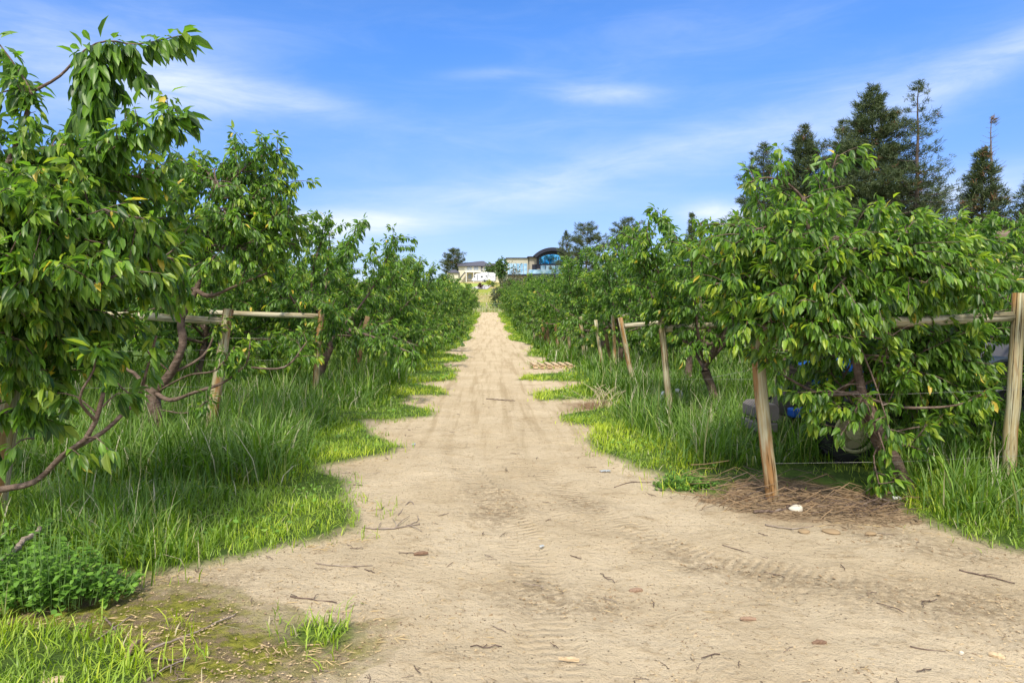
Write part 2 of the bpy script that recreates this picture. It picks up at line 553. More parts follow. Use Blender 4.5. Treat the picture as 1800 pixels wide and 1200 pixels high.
def ground_material():
    m, n, b = new_mat('orchard_ground')
    co = n.n('ShaderNodeNewGeometry').outputs['Position']
    veg = n.attr('veg'); moss = n.attr('moss'); lit = n.attr('litter'); damp = n.attr('damp')
    trk = n.attr('track'); tu = n.attr('track_u'); tv = n.attr('track_v'); hill = n.attr('hill')
    n1 = n.noise(co, 1.1, 6, 0.6, 0.3)
    n2 = n.noise(n.mapv(co, (1.0, 1.7, 1.0), (0, 0, 0), (0, 0, R(12))), 3.2, 8, 0.72, 0.3)
    n3 = n.noise(co, 24, 5, 0.7)
    n4 = n.noise(co, 95, 4, 0.7)
    tread = n.m('SINE', n.m('ADD', n.m('MULTIPLY', tu, 2 * PI / 0.065), n.m('MULTIPLY', n.m('ABSOLUTE', tv), 9.0)))
    sand = n.mix(n.smooth(n1, 0.3, 0.7), (0.605, 0.49, 0.33), (0.51, 0.40, 0.255))
    sand = n.mix(n.m('MULTIPLY', n.smooth(n2, 0.52, 0.70), 0.48), sand, (0.25, 0.165, 0.075))
    sand = n.mix(n.m('MULTIPLY', n.smooth(n3, 0.54, 0.68), 0.5), sand, (0.32, 0.22, 0.115))
    sand = n.mix(n.m('MULTIPLY', n.smooth(n4, 0.60, 0.68), 0.7), sand, (0.12, 0.08, 0.045))
    sand = n.mix(n.m('MULTIPLY', n.smooth(n.noise(co, 60, 2), 0.62, 0.70), 0.7), sand, (0.58, 0.48, 0.31))
    # streaks along the wheel lines farther off, specks of dead matter, small pebbles
    sx = n.n('ShaderNodeSeparateXYZ'); n.t.links.new(co, sx.inputs[0])
    st = n.noise(n.mapv(co, (5.0, 0.22, 1.0)), 1.0, 5, 0.65, 0.3)
    sand = n.mix(n.m('MULTIPLY', n.m('MULTIPLY', n.smooth(st, 0.46, 0.64), n.smooth(sx.outputs[1], 6.0, 11.0)), 0.55), sand, (0.33, 0.24, 0.13))
    vor = n.n('ShaderNodeTexVoronoi'); n.t.links.new(n.mapv(co, (1, .8, 1)), vor.inputs['Vector']); vor.inputs['Scale'].default_value = 42
    peb = n.m('SUBTRACT', 1.0, n.smooth(vor.outputs['Distance'], 0.14, 0.30))
    sepc = n.n('ShaderNodeSeparateColor'); n.t.links.new(vor.outputs['Color'], sepc.inputs[0])
    some = n.m('MULTIPLY', peb, n.smooth(sepc.outputs[0], 0.80, 0.84))
    sand = n.mix(n.m('MULTIPLY', some, 0.8), sand, n.mix(sepc.outputs[1], (0.10, 0.07, 0.045), (0.40, 0.30, 0.18)))
    fib = n.noise(n.mapv(co, (9.0, 46.0, 1.0), (0, 0, 0), (0, 0, R(20))), 1.0, 4, 0.6, 1.2)
    sand = n.mix(n.m('MULTIPLY', n.smooth(fib, 0.64, 0.71), n.m('MULTIPLY', n.smooth(n1, 0.42, 0.60), 0.75)), sand, (0.19, 0.125, 0.065))
    fib2 = n.noise(n.mapv(co, (40.0, 8.0, 1.0), (5, 0, 0), (0, 0, R(-35))), 1.0, 4, 0.6, 1.2)
    sand = n.mix(n.m('MULTIPLY', n.smooth(fib2, 0.66, 0.72), n.m('MULTIPLY', n.smooth(n2, 0.40, 0.58), 0.7)), sand, (0.22, 0.145, 0.075))
    sand = n.mix(n.m('MULTIPLY', trk, n.m('MULTIPLY', n.smooth(tread, -0.2, 0.8), 0.34)), sand, (0.33, 0.235, 0.13))
    sand = n.mix(n.m('MULTIPLY', n.m('MULTIPLY', damp, n.smooth(n.noise(co, 19, 6, 0.75), 0.40, 0.58)), 0.85), sand, (0.20, 0.145, 0.085))
    soil = n.mix(n3, (0.12, 0.085, 0.05), (0.22, 0.155, 0.085))
    duff = n.mix(n.smooth(n3, 0.35, 0.65), (0.13, 0.075, 0.04), (0.30, 0.19, 0.10))
    mo = n.mix(n.smooth(n.noise(co, 16, 6, 0.7), 0.35, 0.65), (0.12, 0.125, 0.02), (0.30, 0.29, 0.045))
    msk = n.m('MULTIPLY', moss, n.smooth(n.noise(co, 7, 6, 0.7), 0.38, 0.56))
    under = n.mix(n.smooth(n.noise(co, 5, 5, 0.65), 0.35, 0.7), (0.055, 0.095, 0.02), (0.12, 0.18, 0.03))
    c = n.mix(n.m('MULTIPLY', moss, 0.85), sand, soil)
    c = n.mix(lit, c, duff)
    c = n.mix(msk, c, mo)
    c = n.mix(veg, c, under)
    dry = n.mix(n.smooth(n.noise(co, 0.12, 5, 0.6), 0.42, 0.56), (0.38, 0.29, 0.13), (0.25, 0.28, 0.04))
    dry = n.mix(n.m('MULTIPLY', n.smooth(n.noise(co, 0.9, 5, 0.7), 0.5, 0.7), 0.5), dry, (0.17, 0.16, 0.05))
    c = n.mix(hill, c, dry)
    n.put(b.inputs['Base Color'], c)
    b.inputs['Roughness'].default_value = 0.95
    b.inputs['Specular IOR Level'].default_value = 0.1
    h = n.m('ADD', n.m('ADD', n.m('MULTIPLY', some, 0.25), n.m('MULTIPLY', n2, 1.6)), n.m('ADD', n.m('MULTIPLY', n3, 1.0), n.m('MULTIPLY', n4, 0.45)))
    h = n.m('ADD', h, n.m('MULTIPLY', n.m('MULTIPLY', tread, trk), n.m('MULTIPLY', n.smooth(n1, 0.25, 0.6), 0.34)))
    bp = n.n('ShaderNodeBump')
    bp.inputs['Strength'].default_value = 1.0
    bp.inputs['Distance'].default_value = 0.034
    n.put(bp.inputs['Height'], h)
    n.t.links.new(bp.outputs[0], b.inputs['Normal'])
    return m


M['ground'] = ground_material()

# ------------------------------------------------------------------ vegetation outlines on the ground
PL = [(-2600, 1000), (-600, 992), (0, 985), (100, 992), (180, 1008), (300, 1003), (430, 978), (560, 950), (625, 930), (618, 890), (595, 868), (604, 845), (562, 822),
      (592, 815), (690, 800), (705, 785), (650, 765), (640, 742), (760, 733), (755, 720), (702, 712), (722, 697), (785, 695),
      (770, 682), (730, 674), (800, 668), (805, 652), (762, 641), (815, 635), (820, 627), (778, 621), (815, 606)]
WL = [G(*p) for p in PL] + [(-1.6, 35), (-1.1, 37), (-1.0, 40), (-1.5, 43), (-1.15, 46), (-1.1, 52), (-1.45, 55), (-1.0, 60), (-1.25, 66), (-.95, 72), (-1.2, 79), (-1.1, 86), (-160, 86), (-160, 4.6)]
PR = [(3600, 1000), (1800, 975), (1700, 945), (1640, 930), (1596, 905), (1560, 876), (1380, 846), (1290, 850), (1268, 876), (1180, 868), (1150, 835), (1060, 800), (1030, 775),
      (1056, 755), (992, 742), (985, 731), (1030, 724), (1075, 713), (1060, 702), (948, 706), (930, 695), (1000, 683), (1040, 674),
      (912, 669), (930, 660), (1010, 655), (1000, 647), (935, 648), (928, 640), (1012, 633), (925, 627), (940, 608)]
WR = [G(*p) for p in PR] + [(1.7, 35), (1.15, 37), (1.1, 41), (1.6, 44), (1.2, 47), (1.15, 53), (1.5, 57), (1.0, 61), (1.2, 67), (.9, 74), (1.2, 80), (1.0, 86), (160, 86), (160, 4.6)]
CORNER = [G(*p) for p in [(-900, 1110), (0, 1098), (90, 1105), (180, 1130), (240, 1165), (250, 1215), (200, 1300), (-400, 1300)]]
TUFT = [G(*p) for p in [(492, 1118), (520, 1102), (560, 1106), (600, 1097), (628, 1108), (600, 1128), (560, 1142), (505, 1146)]]
MOSS = [G(*p) for p in [(60, 1010), (180, 1015), (330, 1040), (470, 1085), (640, 1110), (560, 1165), (450, 1230), (0, 1260), (-300, 1200), (-200, 1040)]]
LITTER = [G(*p) for p in [(1200, 862), (1270, 838), (1400, 838), (1560, 862), (1620, 880), (1610, 915), (1540, 928), (1450, 914), (1330, 903), (1250, 882)]]
LITTER2 = [G(*p) for p in [(1000, 712), (1075, 702), (1080, 718), (1010, 722)]]
DAMP = [[G(*p) for p in q] for q in (
    [(800, 860), (880, 850), (930, 885), (880, 920), (810, 905)], [(860, 1010), (930, 1000), (1000, 1040), (1080, 1050), (1120, 1085), (1010, 1095), (930, 1075), (880, 1055)],
    [(1100, 940), (1300, 980), (1500, 1010), (1800, 1050), (1800, 1110), (1600, 1075), (1400, 1030), (1200, 1000)],
    [(950, 860), (1040, 870), (1080, 900), (1000, 905)], [(1400, 920), (1600, 945), (1800, 985), (1700, 990), (1480, 950)],
    [(180, 1010), (330, 1000), (420, 990), (480, 1010), (420, 1040), (260, 1040)])]
ROWL = [4.95 + 3.72 * k for k in range(22)]
ROWR = [6.1 + 3.72 * k for k in range(22)]


def inside(poly, x, y):
    r = np.zeros(np.shape(x), bool)
    n = len(poly)
    for i in range(n):
        x0, y0 = poly[i]; x1, y1 = poly[(i + 1) % n]
        if y0 == y1:
            continue
        c = ((y0 > y) != (y1 > y)) & (x < (x1 - x0) * (y - y0) / (y1 - y0) + x0)
        r ^= c
    return r


def soft(polys, x, y, rad, n=5, seed=3):
    """share of jittered samples inside any of the polygons"""
    s = 0
    jx = (fbm(x * 2.2, y * 2.2, seed, 3) - 0.5) * 0.5 * np.minimum(1, rad * 6)
    jy = (fbm(x * 2.2, y * 2.2, seed + 9, 3) - 0.5) * 0.5 * np.minimum(1, rad * 6)
    for k in range(n):
        a = 2 * PI * k / n
        q = np.zeros(np.shape(x), bool)
        for p in polys:
            q |= inside(p, x + jx + rad * math.cos(a), y + jy + rad * math.sin(a))
        s = s + q
    return s / n


TRACKS = [[(-.62, 60), (-.62, 24), (-.60, 13), (-.47, 8.8), (-.10, 6.6), (.25, 5.1), (.30, 3.9), (.28, 2.2)],
          [(.72, 60), (.70, 24), (.62, 13), (.55, 9), (.60, 7.2), (.95, 5.6), (1.75, 4.5), (3.4, 3.75), (6.5, 3.3)],
          [(-.40, 60), (-.36, 24), (-.40, 12), (-.30, 9), (.10, 7.0), (.75, 5.4), (1.9, 4.1), (3.6, 3.3), (6.5, 2.7)],
          [(.50, 60), (.52, 30), (.42, 13), (.38, 9), (.2, 6), (-.5, 4.6), (-.9, 3.4), (-1.1, 2)]]


def track_fields(x, y):
    t2 = np.zeros_like(x)
    t = np.zeros_like(x); U = np.zeros_like(x); Vv = np.zeros_like(x); h = np.zeros_like(x)
    sel = (np.abs(x) < 6.5) & (y > 1) & (y < 45)
    xs, ys = x[sel], y[sel]
    for k, tr in enumerate(TRACKS):
        p3 = np.array([(a, b, 0) for a, b in tr][::-1], float)
        p = dense(p3, 0.16)[:, :2]
        s = np.concatenate([[0], np.cumsum(np.linalg.norm(np.diff(p, axis=0), axis=1))])
        best = np.full(xs.shape, 9.0); bu = np.zeros_like(xs); bv = np.zeros_like(xs)
        for i in range(len(p) - 1):
            d = p[i + 1] - p[i]; L = np.hypot(*d); d = d / L
            near = np.nonzero((np.abs(ys - p[i][1]) < 0.5) & (np.abs(xs - p[i][0]) < 0.5))[0]
            if not len(near):
                continue
            rx = xs[near] - p[i][0]; ry = ys[near] - p[i][1]
            a = np.clip(rx * d[0] + ry * d[1], 0, L)
            v = rx * d[1] - ry * d[0]
            dd = np.hypot(rx - a * d[0], ry - a * d[1])
            ok = dd < best[near]
            j = near[ok]
            best[j] = dd[ok]; bu[j] = s[i] + a[ok]; bv[j] = v[ok]
        mk = (1 - sstep(best, 0.10, 0.20)) * (.35 + .65 * sstep(fbm(xs * 1.7, ys * .9, 63 + k, 3), .38, .6))
        strength = [.85, .70, .55, .40][k] * (1 - .45 * sstep(ys, 8, 20))
        hh = np.where(best < 0.34, (-0.011 * (1 - sstep(best, 0.06, 0.20)) + 0.007 * np.exp(-((best - 0.21) / 0.05) ** 2)), 0) * strength
        mv = mk * strength
        up = mv > t[sel] + .001
        t2[sel] = np.where(up, np.maximum(t[sel], t2[sel]), np.maximum(t2[sel], mv))
        tt = t[sel]; tt[up] = (mk * strength)[up]; t[sel] = tt
        fill = up | ((best < .32) & (tt <= .001))
        uu = U[sel]; uu[fill] = bu[fill]; U[sel] = uu
        vv = Vv[sel]; vv[fill] = bv[fill]; Vv[sel] = vv
        h[sel] += hh
    # where two wheel marks cross they smear each other out
    t = np.clip(t - 1.15 * t2, 0, 1)
    return t, U, Vv, h


def axis_steps(segs):
    o = []
    for a, b, st in segs:
        o.append(np.arange(a, b, st))
    return np.concatenate(o + [np.array([segs[-1][1]])])


def build_ground():
    ys = axis_steps([(-14, 2.2, 0.6), (2.2, 9, 0.026), (9, 20, 0.07), (20, 100, 0.5), (100, 260, 2.5), (260, 1500, 40)])
    xp = axis_steps([(0, 4.6, 0.027), (4.6, 12, 0.14), (12, 60, 1.2), (60, 900, 24)])
    xs = np.concatenate([-xp[:0:-1], xp])
    X, Y = np.meshgrid(xs, ys)
    x, y = X.ravel(), Y.ravel()
    veg = soft([WL, WR, CORNER, TUFT], x, y, 0.06)
    moss = soft([MOSS], x, y, 0.16, seed=8)
    lit = soft([LITTER, LITTER2], x, y, 0.16, seed=12)
    damp = np.zeros_like(x)
    for i, q in enumerate(DAMP):
        damp = np.maximum(damp, soft([q], x, y, 0.11, 6, seed=20 + i) * (0.35 + 0.65 * fbm(x * 6, y * 6, 31 + i, 3)))
    t, U, V, hr = track_fields(x, y)
    z = hground(x, y)
    near = np.where(y < 30, 1.0, 0.0)
    z = z + near * ((fbm(x * 1.4, y * 1.4, 5, 4) - 0.5) * 0.075 + (fbm(x * 9, y * 9, 6, 3) - 0.5) * 0.012) + hr
    z = z + np.where(damp > 0.25, (fbm(x * 17, y * 17, 44, 3) - 0.5) * 0.032 * damp, 0)
    z = z + 0.03 * veg * near - 0.01 * moss * near
    hill = sstep(y, 86, 90)
    nx, ny = len(xs), len(ys)
    idx = np.arange(nx * ny).reshape(ny, nx)
    q = np.stack([idx[:-1, :-1], idx[:-1, 1:], idx[1:, 1:], idx[1:, :-1]], -1).reshape(-1, 4)
    me = raw_mesh('ground', np.stack([x, y, z], 1), q.ravel(), np.arange(len(q)) * 4, True,
                  dict(veg=veg, moss=moss, litter=lit, damp=damp, track=t, track_u=U, track_v=V, hill=hill), M['ground'])
    o = link('ground', me)
    tag(o, kind='structure')
    return o


build_ground()


def gz(x, y):
    """ground height incl. the broad bumps"""
    x = np.asarray(x, float); y = np.asarray(y, float)
    return hground(x, y) + np.where(y < 30, (fbm(x * 1.4, y * 1.4, 5, 4) - 0.5) * 0.075, 0)


# ------------------------------------------------------------------ grass
BLADE = [(0, 1, 3, 2), (2, 3, 5, 4), (4, 5, 6)]


def blades(name, x, y, h, wd, lean, tint, young, mat, rg, label_kind='stuff', curl=0.6):
    n = len(x)
    a = rg.uniform(0, 2 * PI, n)
    D = np.stack([np.cos(a), np.sin(a), np.zeros(n)], 1)
    b = a + PI / 2 + rg.uniform(-.5, .5, n)
    S = np.stack([np.cos(b), np.sin(b), np.zeros(n)], 1)
    base = np.stack([x, y, gz(x, y) - 0.01], 1)
    V = np.zeros((n, 7, 3))
    for i, (u, ww) in enumerate(((0, .75), (.42, 1.0), (.78, .66))):
        cpt = base + np.stack([D[:, 0] * lean * h * u ** 1.8, D[:, 1] * lean * h * u ** 1.8, h * (u - curl * lean * lean * u ** 3)], 1)
        V[:, 2 * i] = cpt - S * (wd * ww / 2)[:, None]
        V[:, 2 * i + 1] = cpt + S * (wd * ww / 2)[:, None]
    V[:, 6] = base + np.stack([D[:, 0] * lean * h, D[:, 1] * lean * h, h * (1 - curl * lean * lean)], 1)
    me = pattern_mesh(name, V, BLADE, dict(tint=tint, young=young), mat, True)
    o = link(name, me)
    tag(o, kind=label_kind)
    return o


def tallness(x, y):
    """0..1 : how tall the sward is under the tree rows"""
    ax = np.abs(x)
    left = x < 0
    dl = np.min(np.abs(y[None, :] - np.array(ROWL)[:, None]), axis=0)
    dr = np.min(np.abs(y[None, :] - np.array(ROWR)[:, None]), axis=0)
    d = np.where(left, dl, dr)
    wob = (fbm(x * .9, y * .9, 71, 3) - .5)
    t = (1 - sstep(d + wob, 0.75, 1.35)) * sstep(ax + wob * 1.2, 1.75, 2.25)
    t = np.where(left & (y < 6.2), t * 0.45 * sstep(-x + wob, 1.9, 2.5), t)
    t = np.where((~left) & (y < 8.0), t * sstep(x + wob, 3.6, 4.2), t)
    t = np.where((~left) & (y < 6.45) & (x > 3.9), t * .45, t)
    # the mown edge is broad beside the first right-hand row
    t = np.where((~left) & (y > 7.2) & (y < 10.6) & (x > 1.8), np.maximum(t, 0.8 * sstep(x + wob, 1.8, 2.5)), t)
    t = np.where(left & (y > 6.4) & (y < 10.0), np.maximum(t, 0.95 * sstep(-x + wob, 1.75, 2.35)), t)
    return t


def scatter(x0, x1, y0, y1, dens, rg):
    n = int((x1 - x0) * (y1 - y0) * dens)
    return rg.uniform(x0, x1, n), rg.uniform(y0, y1, n)


def build_grass():
    rg = np.random.default_rng(21)
    bx, by = [], []
    for (y0, y1, xa, dens) in ((2.6, 6.4, 8.0, 2600), (6.4, 10.5, 11, 1500), (10.5, 17, 9, 700), (17, 30, 9, 300), (30, 55, 7, 130), (55, 88, 6, 60)):
        for x0, x1 in ((-xa, -.75), (.7, xa)):
            x, y = scatter(x0, x1, y0, y1, dens, rg)
            k = (x > -0.74 * y - 1.9) & (x < 0.81 * y + 2.3)
            x, y = x[k], y[k]
            ins = soft([WL, WR, CORNER, TUFT], x, y, 0.05, 3)
            rim = soft([WL, WR, CORNER, TUFT], x, y, 0.30, 6) * (fbm(x * 5, y * 5, 17, 3) > .52)
            k = rg.uniform(0, 1, len(x)) < np.maximum(ins * np.where(fbm(x * 4, y * 4, 19, 3) > .40, 1, .55), .40 * rim)
            bx.append(x[k]); by.append(y[k])
    x = np.concatenate(bx); y = np.concatenate(by)
    t = tallness(x, y)
    patch = fbm(x * 1.3, y * 1.3, 91, 3)
    # thin the turf in the trodden and littered places
    lit = soft([LITTER], x, y, 0.1, 4, 12)
    keep = rg.uniform(0, 1, len(x)) > 0.9 * lit
    shade_bare = (x > 1.6) & (x < 3.9) & (y > 6.0) & (y < 7.2)
    keep &= ~(shade_bare & (rg.uniform(0, 1, len(x)) < 0.75))
    tuft = inside(TUFT, x, y)
    keep &= ~(tuft & (rg.uniform(0, 1, len(x)) < 0.1))
    x, y, t, patch = x[keep], y[keep], t[keep], patch[keep]
    far = np.clip(y / 7.0, 1, 8)
    tall = rg.uniform(0, 1, len(x)) < t * 0.62
    s = ~tall
    xs, ys_, ps = x[s], y[s], patch[s]
    n = len(xs)
    row0 = (xs < -1.9) & (ys_ > 4.3) & (ys_ < 6.0)
    hh = rg.uniform(0.05, 0.13, n) * (0.65 + 0.9 * ps) * np.where(row0, 1.7, 1.0) * np.where(t[s] > .2, 1.5, 1)
    yel = np.clip((ps - 0.26) * 2.1, 0, 1) * np.where(row0, 0.25, 1)
    tint = np.clip(rg.uniform(0, 1, n) * 0.6 + yel * 0.55, 0, 1)
    young = np.clip(rg.beta(1.2, 3.5, n) * 0.7 + yel * 0.55, 0, 0.95)
    young = np.where(rg.uniform(0, 1, n) < 0.035, 1.0, young)
    blades('short_grass', xs, ys_, hh, rg.uniform(.004, .0085, n) * far[s], rg.uniform(.15, 1.0, n), tint, young, M['grass'], rg)
    xt, yt = x[tall], y[tall]
    n = len(xt)
    tt = t[tall]
    hh = rg.uniform(0.30, 0.72, n) * (0.4 + 0.62 * tt) * (0.7 + 0.6 * patch[tall])
    tint = np.clip(rg.beta(.8, 1.3, n) + (patch[tall] - .5) * .6, 0, 1)
    young = np.where(rg.uniform(0, 1, n) < 0.05, 1.0, rg.beta(1.1, 4.0, n) * .9)
    blades('tall_grass', xt, yt, hh, rg.uniform(.006, .017, n) * np.clip(yt / 9.0, 1, 5), rg.beta(1.6, 2.0, n) * 1.15 + .08, tint, young, M['tall'], rg, curl=.5)
    # dry seed stalks
    sx, sy = xt[::45], yt[::45]
    n = len(sx)
    blades('seed_stalks', sx, sy, rg.uniform(.45, .95, n) * (0.55 + .45 * t[tall][::45]), rg.uniform(.003, .005, n) * np.clip(sy / 8, 1, 5), rg.uniform(.1, .6, n), rg.uniform(.3, 1, n), np.full(n, 1.0), M['tall'], rg)
    # small broad leaves mixed into the turf
    k = rg.uniform(0, 1, len(xs)) < .07 * (fbm(xs * 1.9, ys_ * 1.9, 47, 3) > .5)
    lx, ly = xs[k], ys_[k]; n = len(lx)
    a = rg.uniform(0, 6.28, n)
    Pl = np.stack([lx, ly, gz(lx, ly) + rg.uniform(.02, .12, n)], 1)
    Tl = np.stack([np.cos(a), np.sin(a), rg.uniform(-.3, .6, n)], 1)
    Nl = np.stack([rg.normal(0, .3, n), rg.normal(0, .3, n), np.ones(n)], 1)
    Ll = rg.uniform(.02, .055, n) * np.clip(ly / 8, 1, 3)
    o = link('turf_weeds', leaf_mesh('turf_weeds', Pl, Tl, Nl, Ll, Ll * .6, rg.uniform(.2, 1, n), rg.beta(1.2, 3, n), M['weed'], rg.uniform(0, .3, n), .2))
    tag(o, kind='stuff')
    print('blades', len(xs), len(xt))


# ------------------------------------------------------------------ cherry trees
LEAF = [(0, 2, 1), (0, 3, 2), (2, 5, 4, 1), (3, 6, 5, 2), (5, 7, 4), (6, 7, 5)]


def leaf_mesh(name, Pp, T, Nn, L, Wd, tint, young, mat, curl=None, fold=0.35):
    n = len(Pp)
    T = unit(T)
    Nn = unit(Nn - T * np.sum(Nn * T, 1, keepdims=True))
    S = np.cross(T, Nn)
    if curl is None:
        curl = np.full(n, .18)
    V = np.zeros((n, 8, 3))
    def c(u):
        return Pp + T * (L * u)[:, None] - Nn * (L * curl * u * u)[:, None]
    V[:, 0] = Pp
    for i, (u, ww) in enumerate(((.34, .5), (.70, .40))):
        o = c(u)
        V[:, 2 + 3 * i] = o
        side = S * (Wd * ww)[:, None]; up = Nn * (Wd * ww * fold)[:, None]
        V[:, 1 + 3 * i] = o - side + up
        V[:, 3 + 3 * i] = o + side + up
    V[:, 7] = c(1.0)
    return pattern_mesh(name, V, LEAF, dict(tint=tint, young=young, rib=np.tile(np.array([[1., 0, 1, 0, 0, 1, 0, 1]]), (n, 1))), mat, True)


build_grass()


class Tree:
    def __init__(s, seed):
        s.r = np.random.default_rng(seed)
        s.wv = []; s.wq = []; s.nb = 0
        s.P = []; s.T = []; s.N = []; s.L = []; s.t = []; s.y = []

    def wood(s, pts, r0, r1, n=7, wob=0.12):
        m = len(pts)
        rad = r0 + (r1 - r0) * np.linspace(0, 1, m) ** 0.8
        V, Q = tube_np(pts, rad, n, wob, int(s.r.integers(1 << 30)))
        s.wv.append(V); s.wq.append(Q + s.nb); s.nb += len(V)

    def path(s, p0, d, length, n, droop, wander):
        p = [np.array(p0, float)]; d = unit(d)
        st = length / n
        for i in range(n):
            d = unit(d + np.array([0, 0, -droop * st]) + s.r.normal(0, wander, 3))
            p.append(p[-1] + d * st)
        return np.array(p)

    def leaves_on(s, pts, start=0.12, spacing=0.038, per=4, size=0.085, tipyoung=1.0):
        seg = np.linalg.norm(np.diff(pts, axis=0), axis=1)
        cum = np.concatenate([[0], np.cumsum(seg)])
        tot = cum[-1]
        k = max(2, int(tot * (1 - start) / spacing))
        ss = tot * (start + (1 - start) * (np.arange(k) + s.r.uniform(0, .6, k)) / k)
        ss = np.append(ss, [tot * .99, tot])
        for v in ss:
            i = min(len(seg) - 1, int(np.searchsorted(cum, v)) - 1 if v > 0 else 0)
            i = max(i, 0)
            f = (v - cum[i]) / (seg[i] + 1e-9)
            p = pts[i] * (1 - f) + pts[i + 1] * f
            d = unit(pts[i + 1] - pts[i])
            m = max(1, int(s.r.poisson(per * 1.15)))
            a = s.r.uniform(0, 2 * PI, m)
            q1 = unit(np.cross(d, [0.01, 0.02, 1])); q2 = np.cross(d, q1)
            o = np.cos(a)[:, None] * q1 + np.sin(a)[:, None] * q2
            tip = v / tot
            hang = s.r.uniform(.35, 1.25, m)
            T = o * s.r.uniform(.35, .9, m)[:, None] + d * (0.30 + 0.5 * tip ** 4) + np.array([0, 0, -1]) * hang[:, None]
            T = unit(T)
            N = o * .75 + np.array([0, 0, .8]) + s.r.normal(0, .35, (m, 3))
            L = size * np.clip(s.r.normal(1, .28, m), .4, 1.32)
            s.P.append(p + o * .012 + T * .02); s.T.append(T); s.N.append(N); s.L.append(L)
            s.t.append(np.clip(s.r.normal(.40, .30, m), 0, 1))
            yv = s.r.uniform(0, .34, m) + tipyoung * s.r.uniform(.1, .75) * max(0, tip - .55) * 1.5
            yv = np.where(s.r.uniform(0, 1, m) < 0.0012 + 0.022 * tipyoung * (tip > .96), 1.0, np.minimum(yv, .94))
            s.y.append(yv)

    def clothe(s, pts, start=0.25, step=0.085, llen=(.22, .62), size=.085, up=.35, per=4, spacing=.038, tipyoung=1.0):
        """side twigs with hanging leaves along a limb"""
        seg = np.linalg.norm(np.diff(pts, axis=0), axis=1)
        cum = np.concatenate([[0], np.cumsum(seg)])
        tot = cum[-1]
        v = tot * start
        while v < tot:
            i = max(0, min(len(seg) - 1, int(np.searchsorted(cum, v)) - 1))
            p = pts[i] + (pts[i + 1] - pts[i]) * ((v - cum[i]) / (seg[i] + 1e-9))
            d = unit(pts[i + 1] - pts[i])
            a = s.r.uniform(0, 2 * PI)
            q1 = unit(np.cross(d, [0.03, 0.01, 1])); q2 = np.cross(d, q1)
            o = math.cos(a) * q1 + math.sin(a) * q2
            ln = s.r.uniform(*llen) * (1.1 - .45 * v / tot)
            tw = s.path(p, o + d * s.r.uniform(.2, .9) + np.array([0, 0, up]), ln, 6, s.r.uniform(.6, 2.6), .09)
            s.wood(tw, .0062, .0022, 4, 0)
            s.leaves_on(tw, .1, spacing, per, size, tipyoung)
            v += step * s.r.uniform(.6, 1.4)
        s.leaves_on(pts, max(start, .55), spacing * 1.1, per, size, tipyoung)

    def limb(s, pts, r0, r1, start=.25, step=.085, **kw):
        pts = dense(pts, .09)
        s.wood(pts, r0, r1, 8 if r0 > .02 else 6)
        s.clothe(pts, start, step, **kw)

    def meshes(s):
        wood = np.concatenate(s.wv); Q = np.concatenate(s.wq)
        tm = raw_mesh('trunk', wood, Q.ravel(), np.arange(len(Q)) * 4, True, None, M['bark'])
        Pp = np.concatenate(s.P); T = np.concatenate(s.T); N = np.concatenate(s.N)
        L = np.concatenate(s.L); t = np.concatenate(s.t); y = np.concatenate(s.y)
        Wd = L * s.r.uniform(.28, .43, len(L))
        cm = leaf_mesh('crown', Pp, T, N, L, Wd, t, y, M['leaf'], s.r.uniform(.0, .60, len(L)), .55)
        return tm, cm, len(L)


def generic_tree(seed, height=2.95, spread=1.35, dens=1.35, low=True):
    s = Tree(seed)
    r = s.r
    lean = r.normal(0, .12, 2)
    kn = np.array([lean[0], lean[1], r.uniform(.65, .95)])
    trunk = dense([(0, 0, -.08), (lean[0] * .3, lean[1] * .2, .35), kn], .1)
    s.wood(trunk, r.uniform(.075, .095), .06, 10, .16)
    top = kn + np.array([r.normal(0, .18), r.normal(0, .18), height - kn[2] - .25])
    mid = (kn + top) / 2 + np.array([r.normal(0, .14), r.normal(0, .14), 0])
    s.limb([kn, mid, top], .045, .008, start=.22, step=.085 / dens)
    nl = int(r.integers(9, 12))
    for i in range(nl):
        a = i * 2.4 + r.uniform(-.4, .4)
        f = r.uniform(0, .5)
        base = kn * (1 - f) + (kn * .5 + mid * .5) * f + np.array([0, 0, f * .15])
        sp = spread * r.uniform(.75, 1.12)
        zt = r.uniform(1.45 if low else 1.9, height - .15) if (i % 3 or not low) else r.uniform(.8, 1.25)
        out = np.array([math.cos(a), math.sin(a), 0])
        if zt > 2.2:
            sp *= .78
        tip = np.array([base[0], base[1], 0]) + out * sp + np.array([0, 0, zt])
        m1 = base + out * sp * .5 + np.array([0, 0, (zt - base[2]) * r.uniform(.25, .5)]) + r.normal(0, .06, 3)
        s.limb([base, m1, tip], .03, .007, start=.30, step=.085 / dens)
    for i in range(int(r.integers(3, 6))):       # tall water shoots
        a = r.uniform(0, 6.28)
        b = top + np.array([math.cos(a) * .3, math.sin(a) * .3, -r.uniform(.3, .8)])
        sh = s.path(b, (math.cos(a) * .5, math.sin(a) * .5, 1), r.uniform(.5, .95), 7, .5, .05)
        s.wood(sh, .009, .003, 5, 0)
        s.leaves_on(sh, .1, .035, 5, .12, .7)
    return s.meshes()


def px(*pts):
    """(photo x, photo y, distance) -> polyline"""
    return [P(*p) for p in pts]


def plant_tree(name, loc, tm, cm, label, group, rz=0.0, sc=1.0, scz=1.0):
    e = empty(name, loc, rz)
    e.scale = (sc, sc, sc * scz)
    tag(e, label, 'tree', group)
    link('trunk', tm, e)
    link('crown', cm, e)
    return e


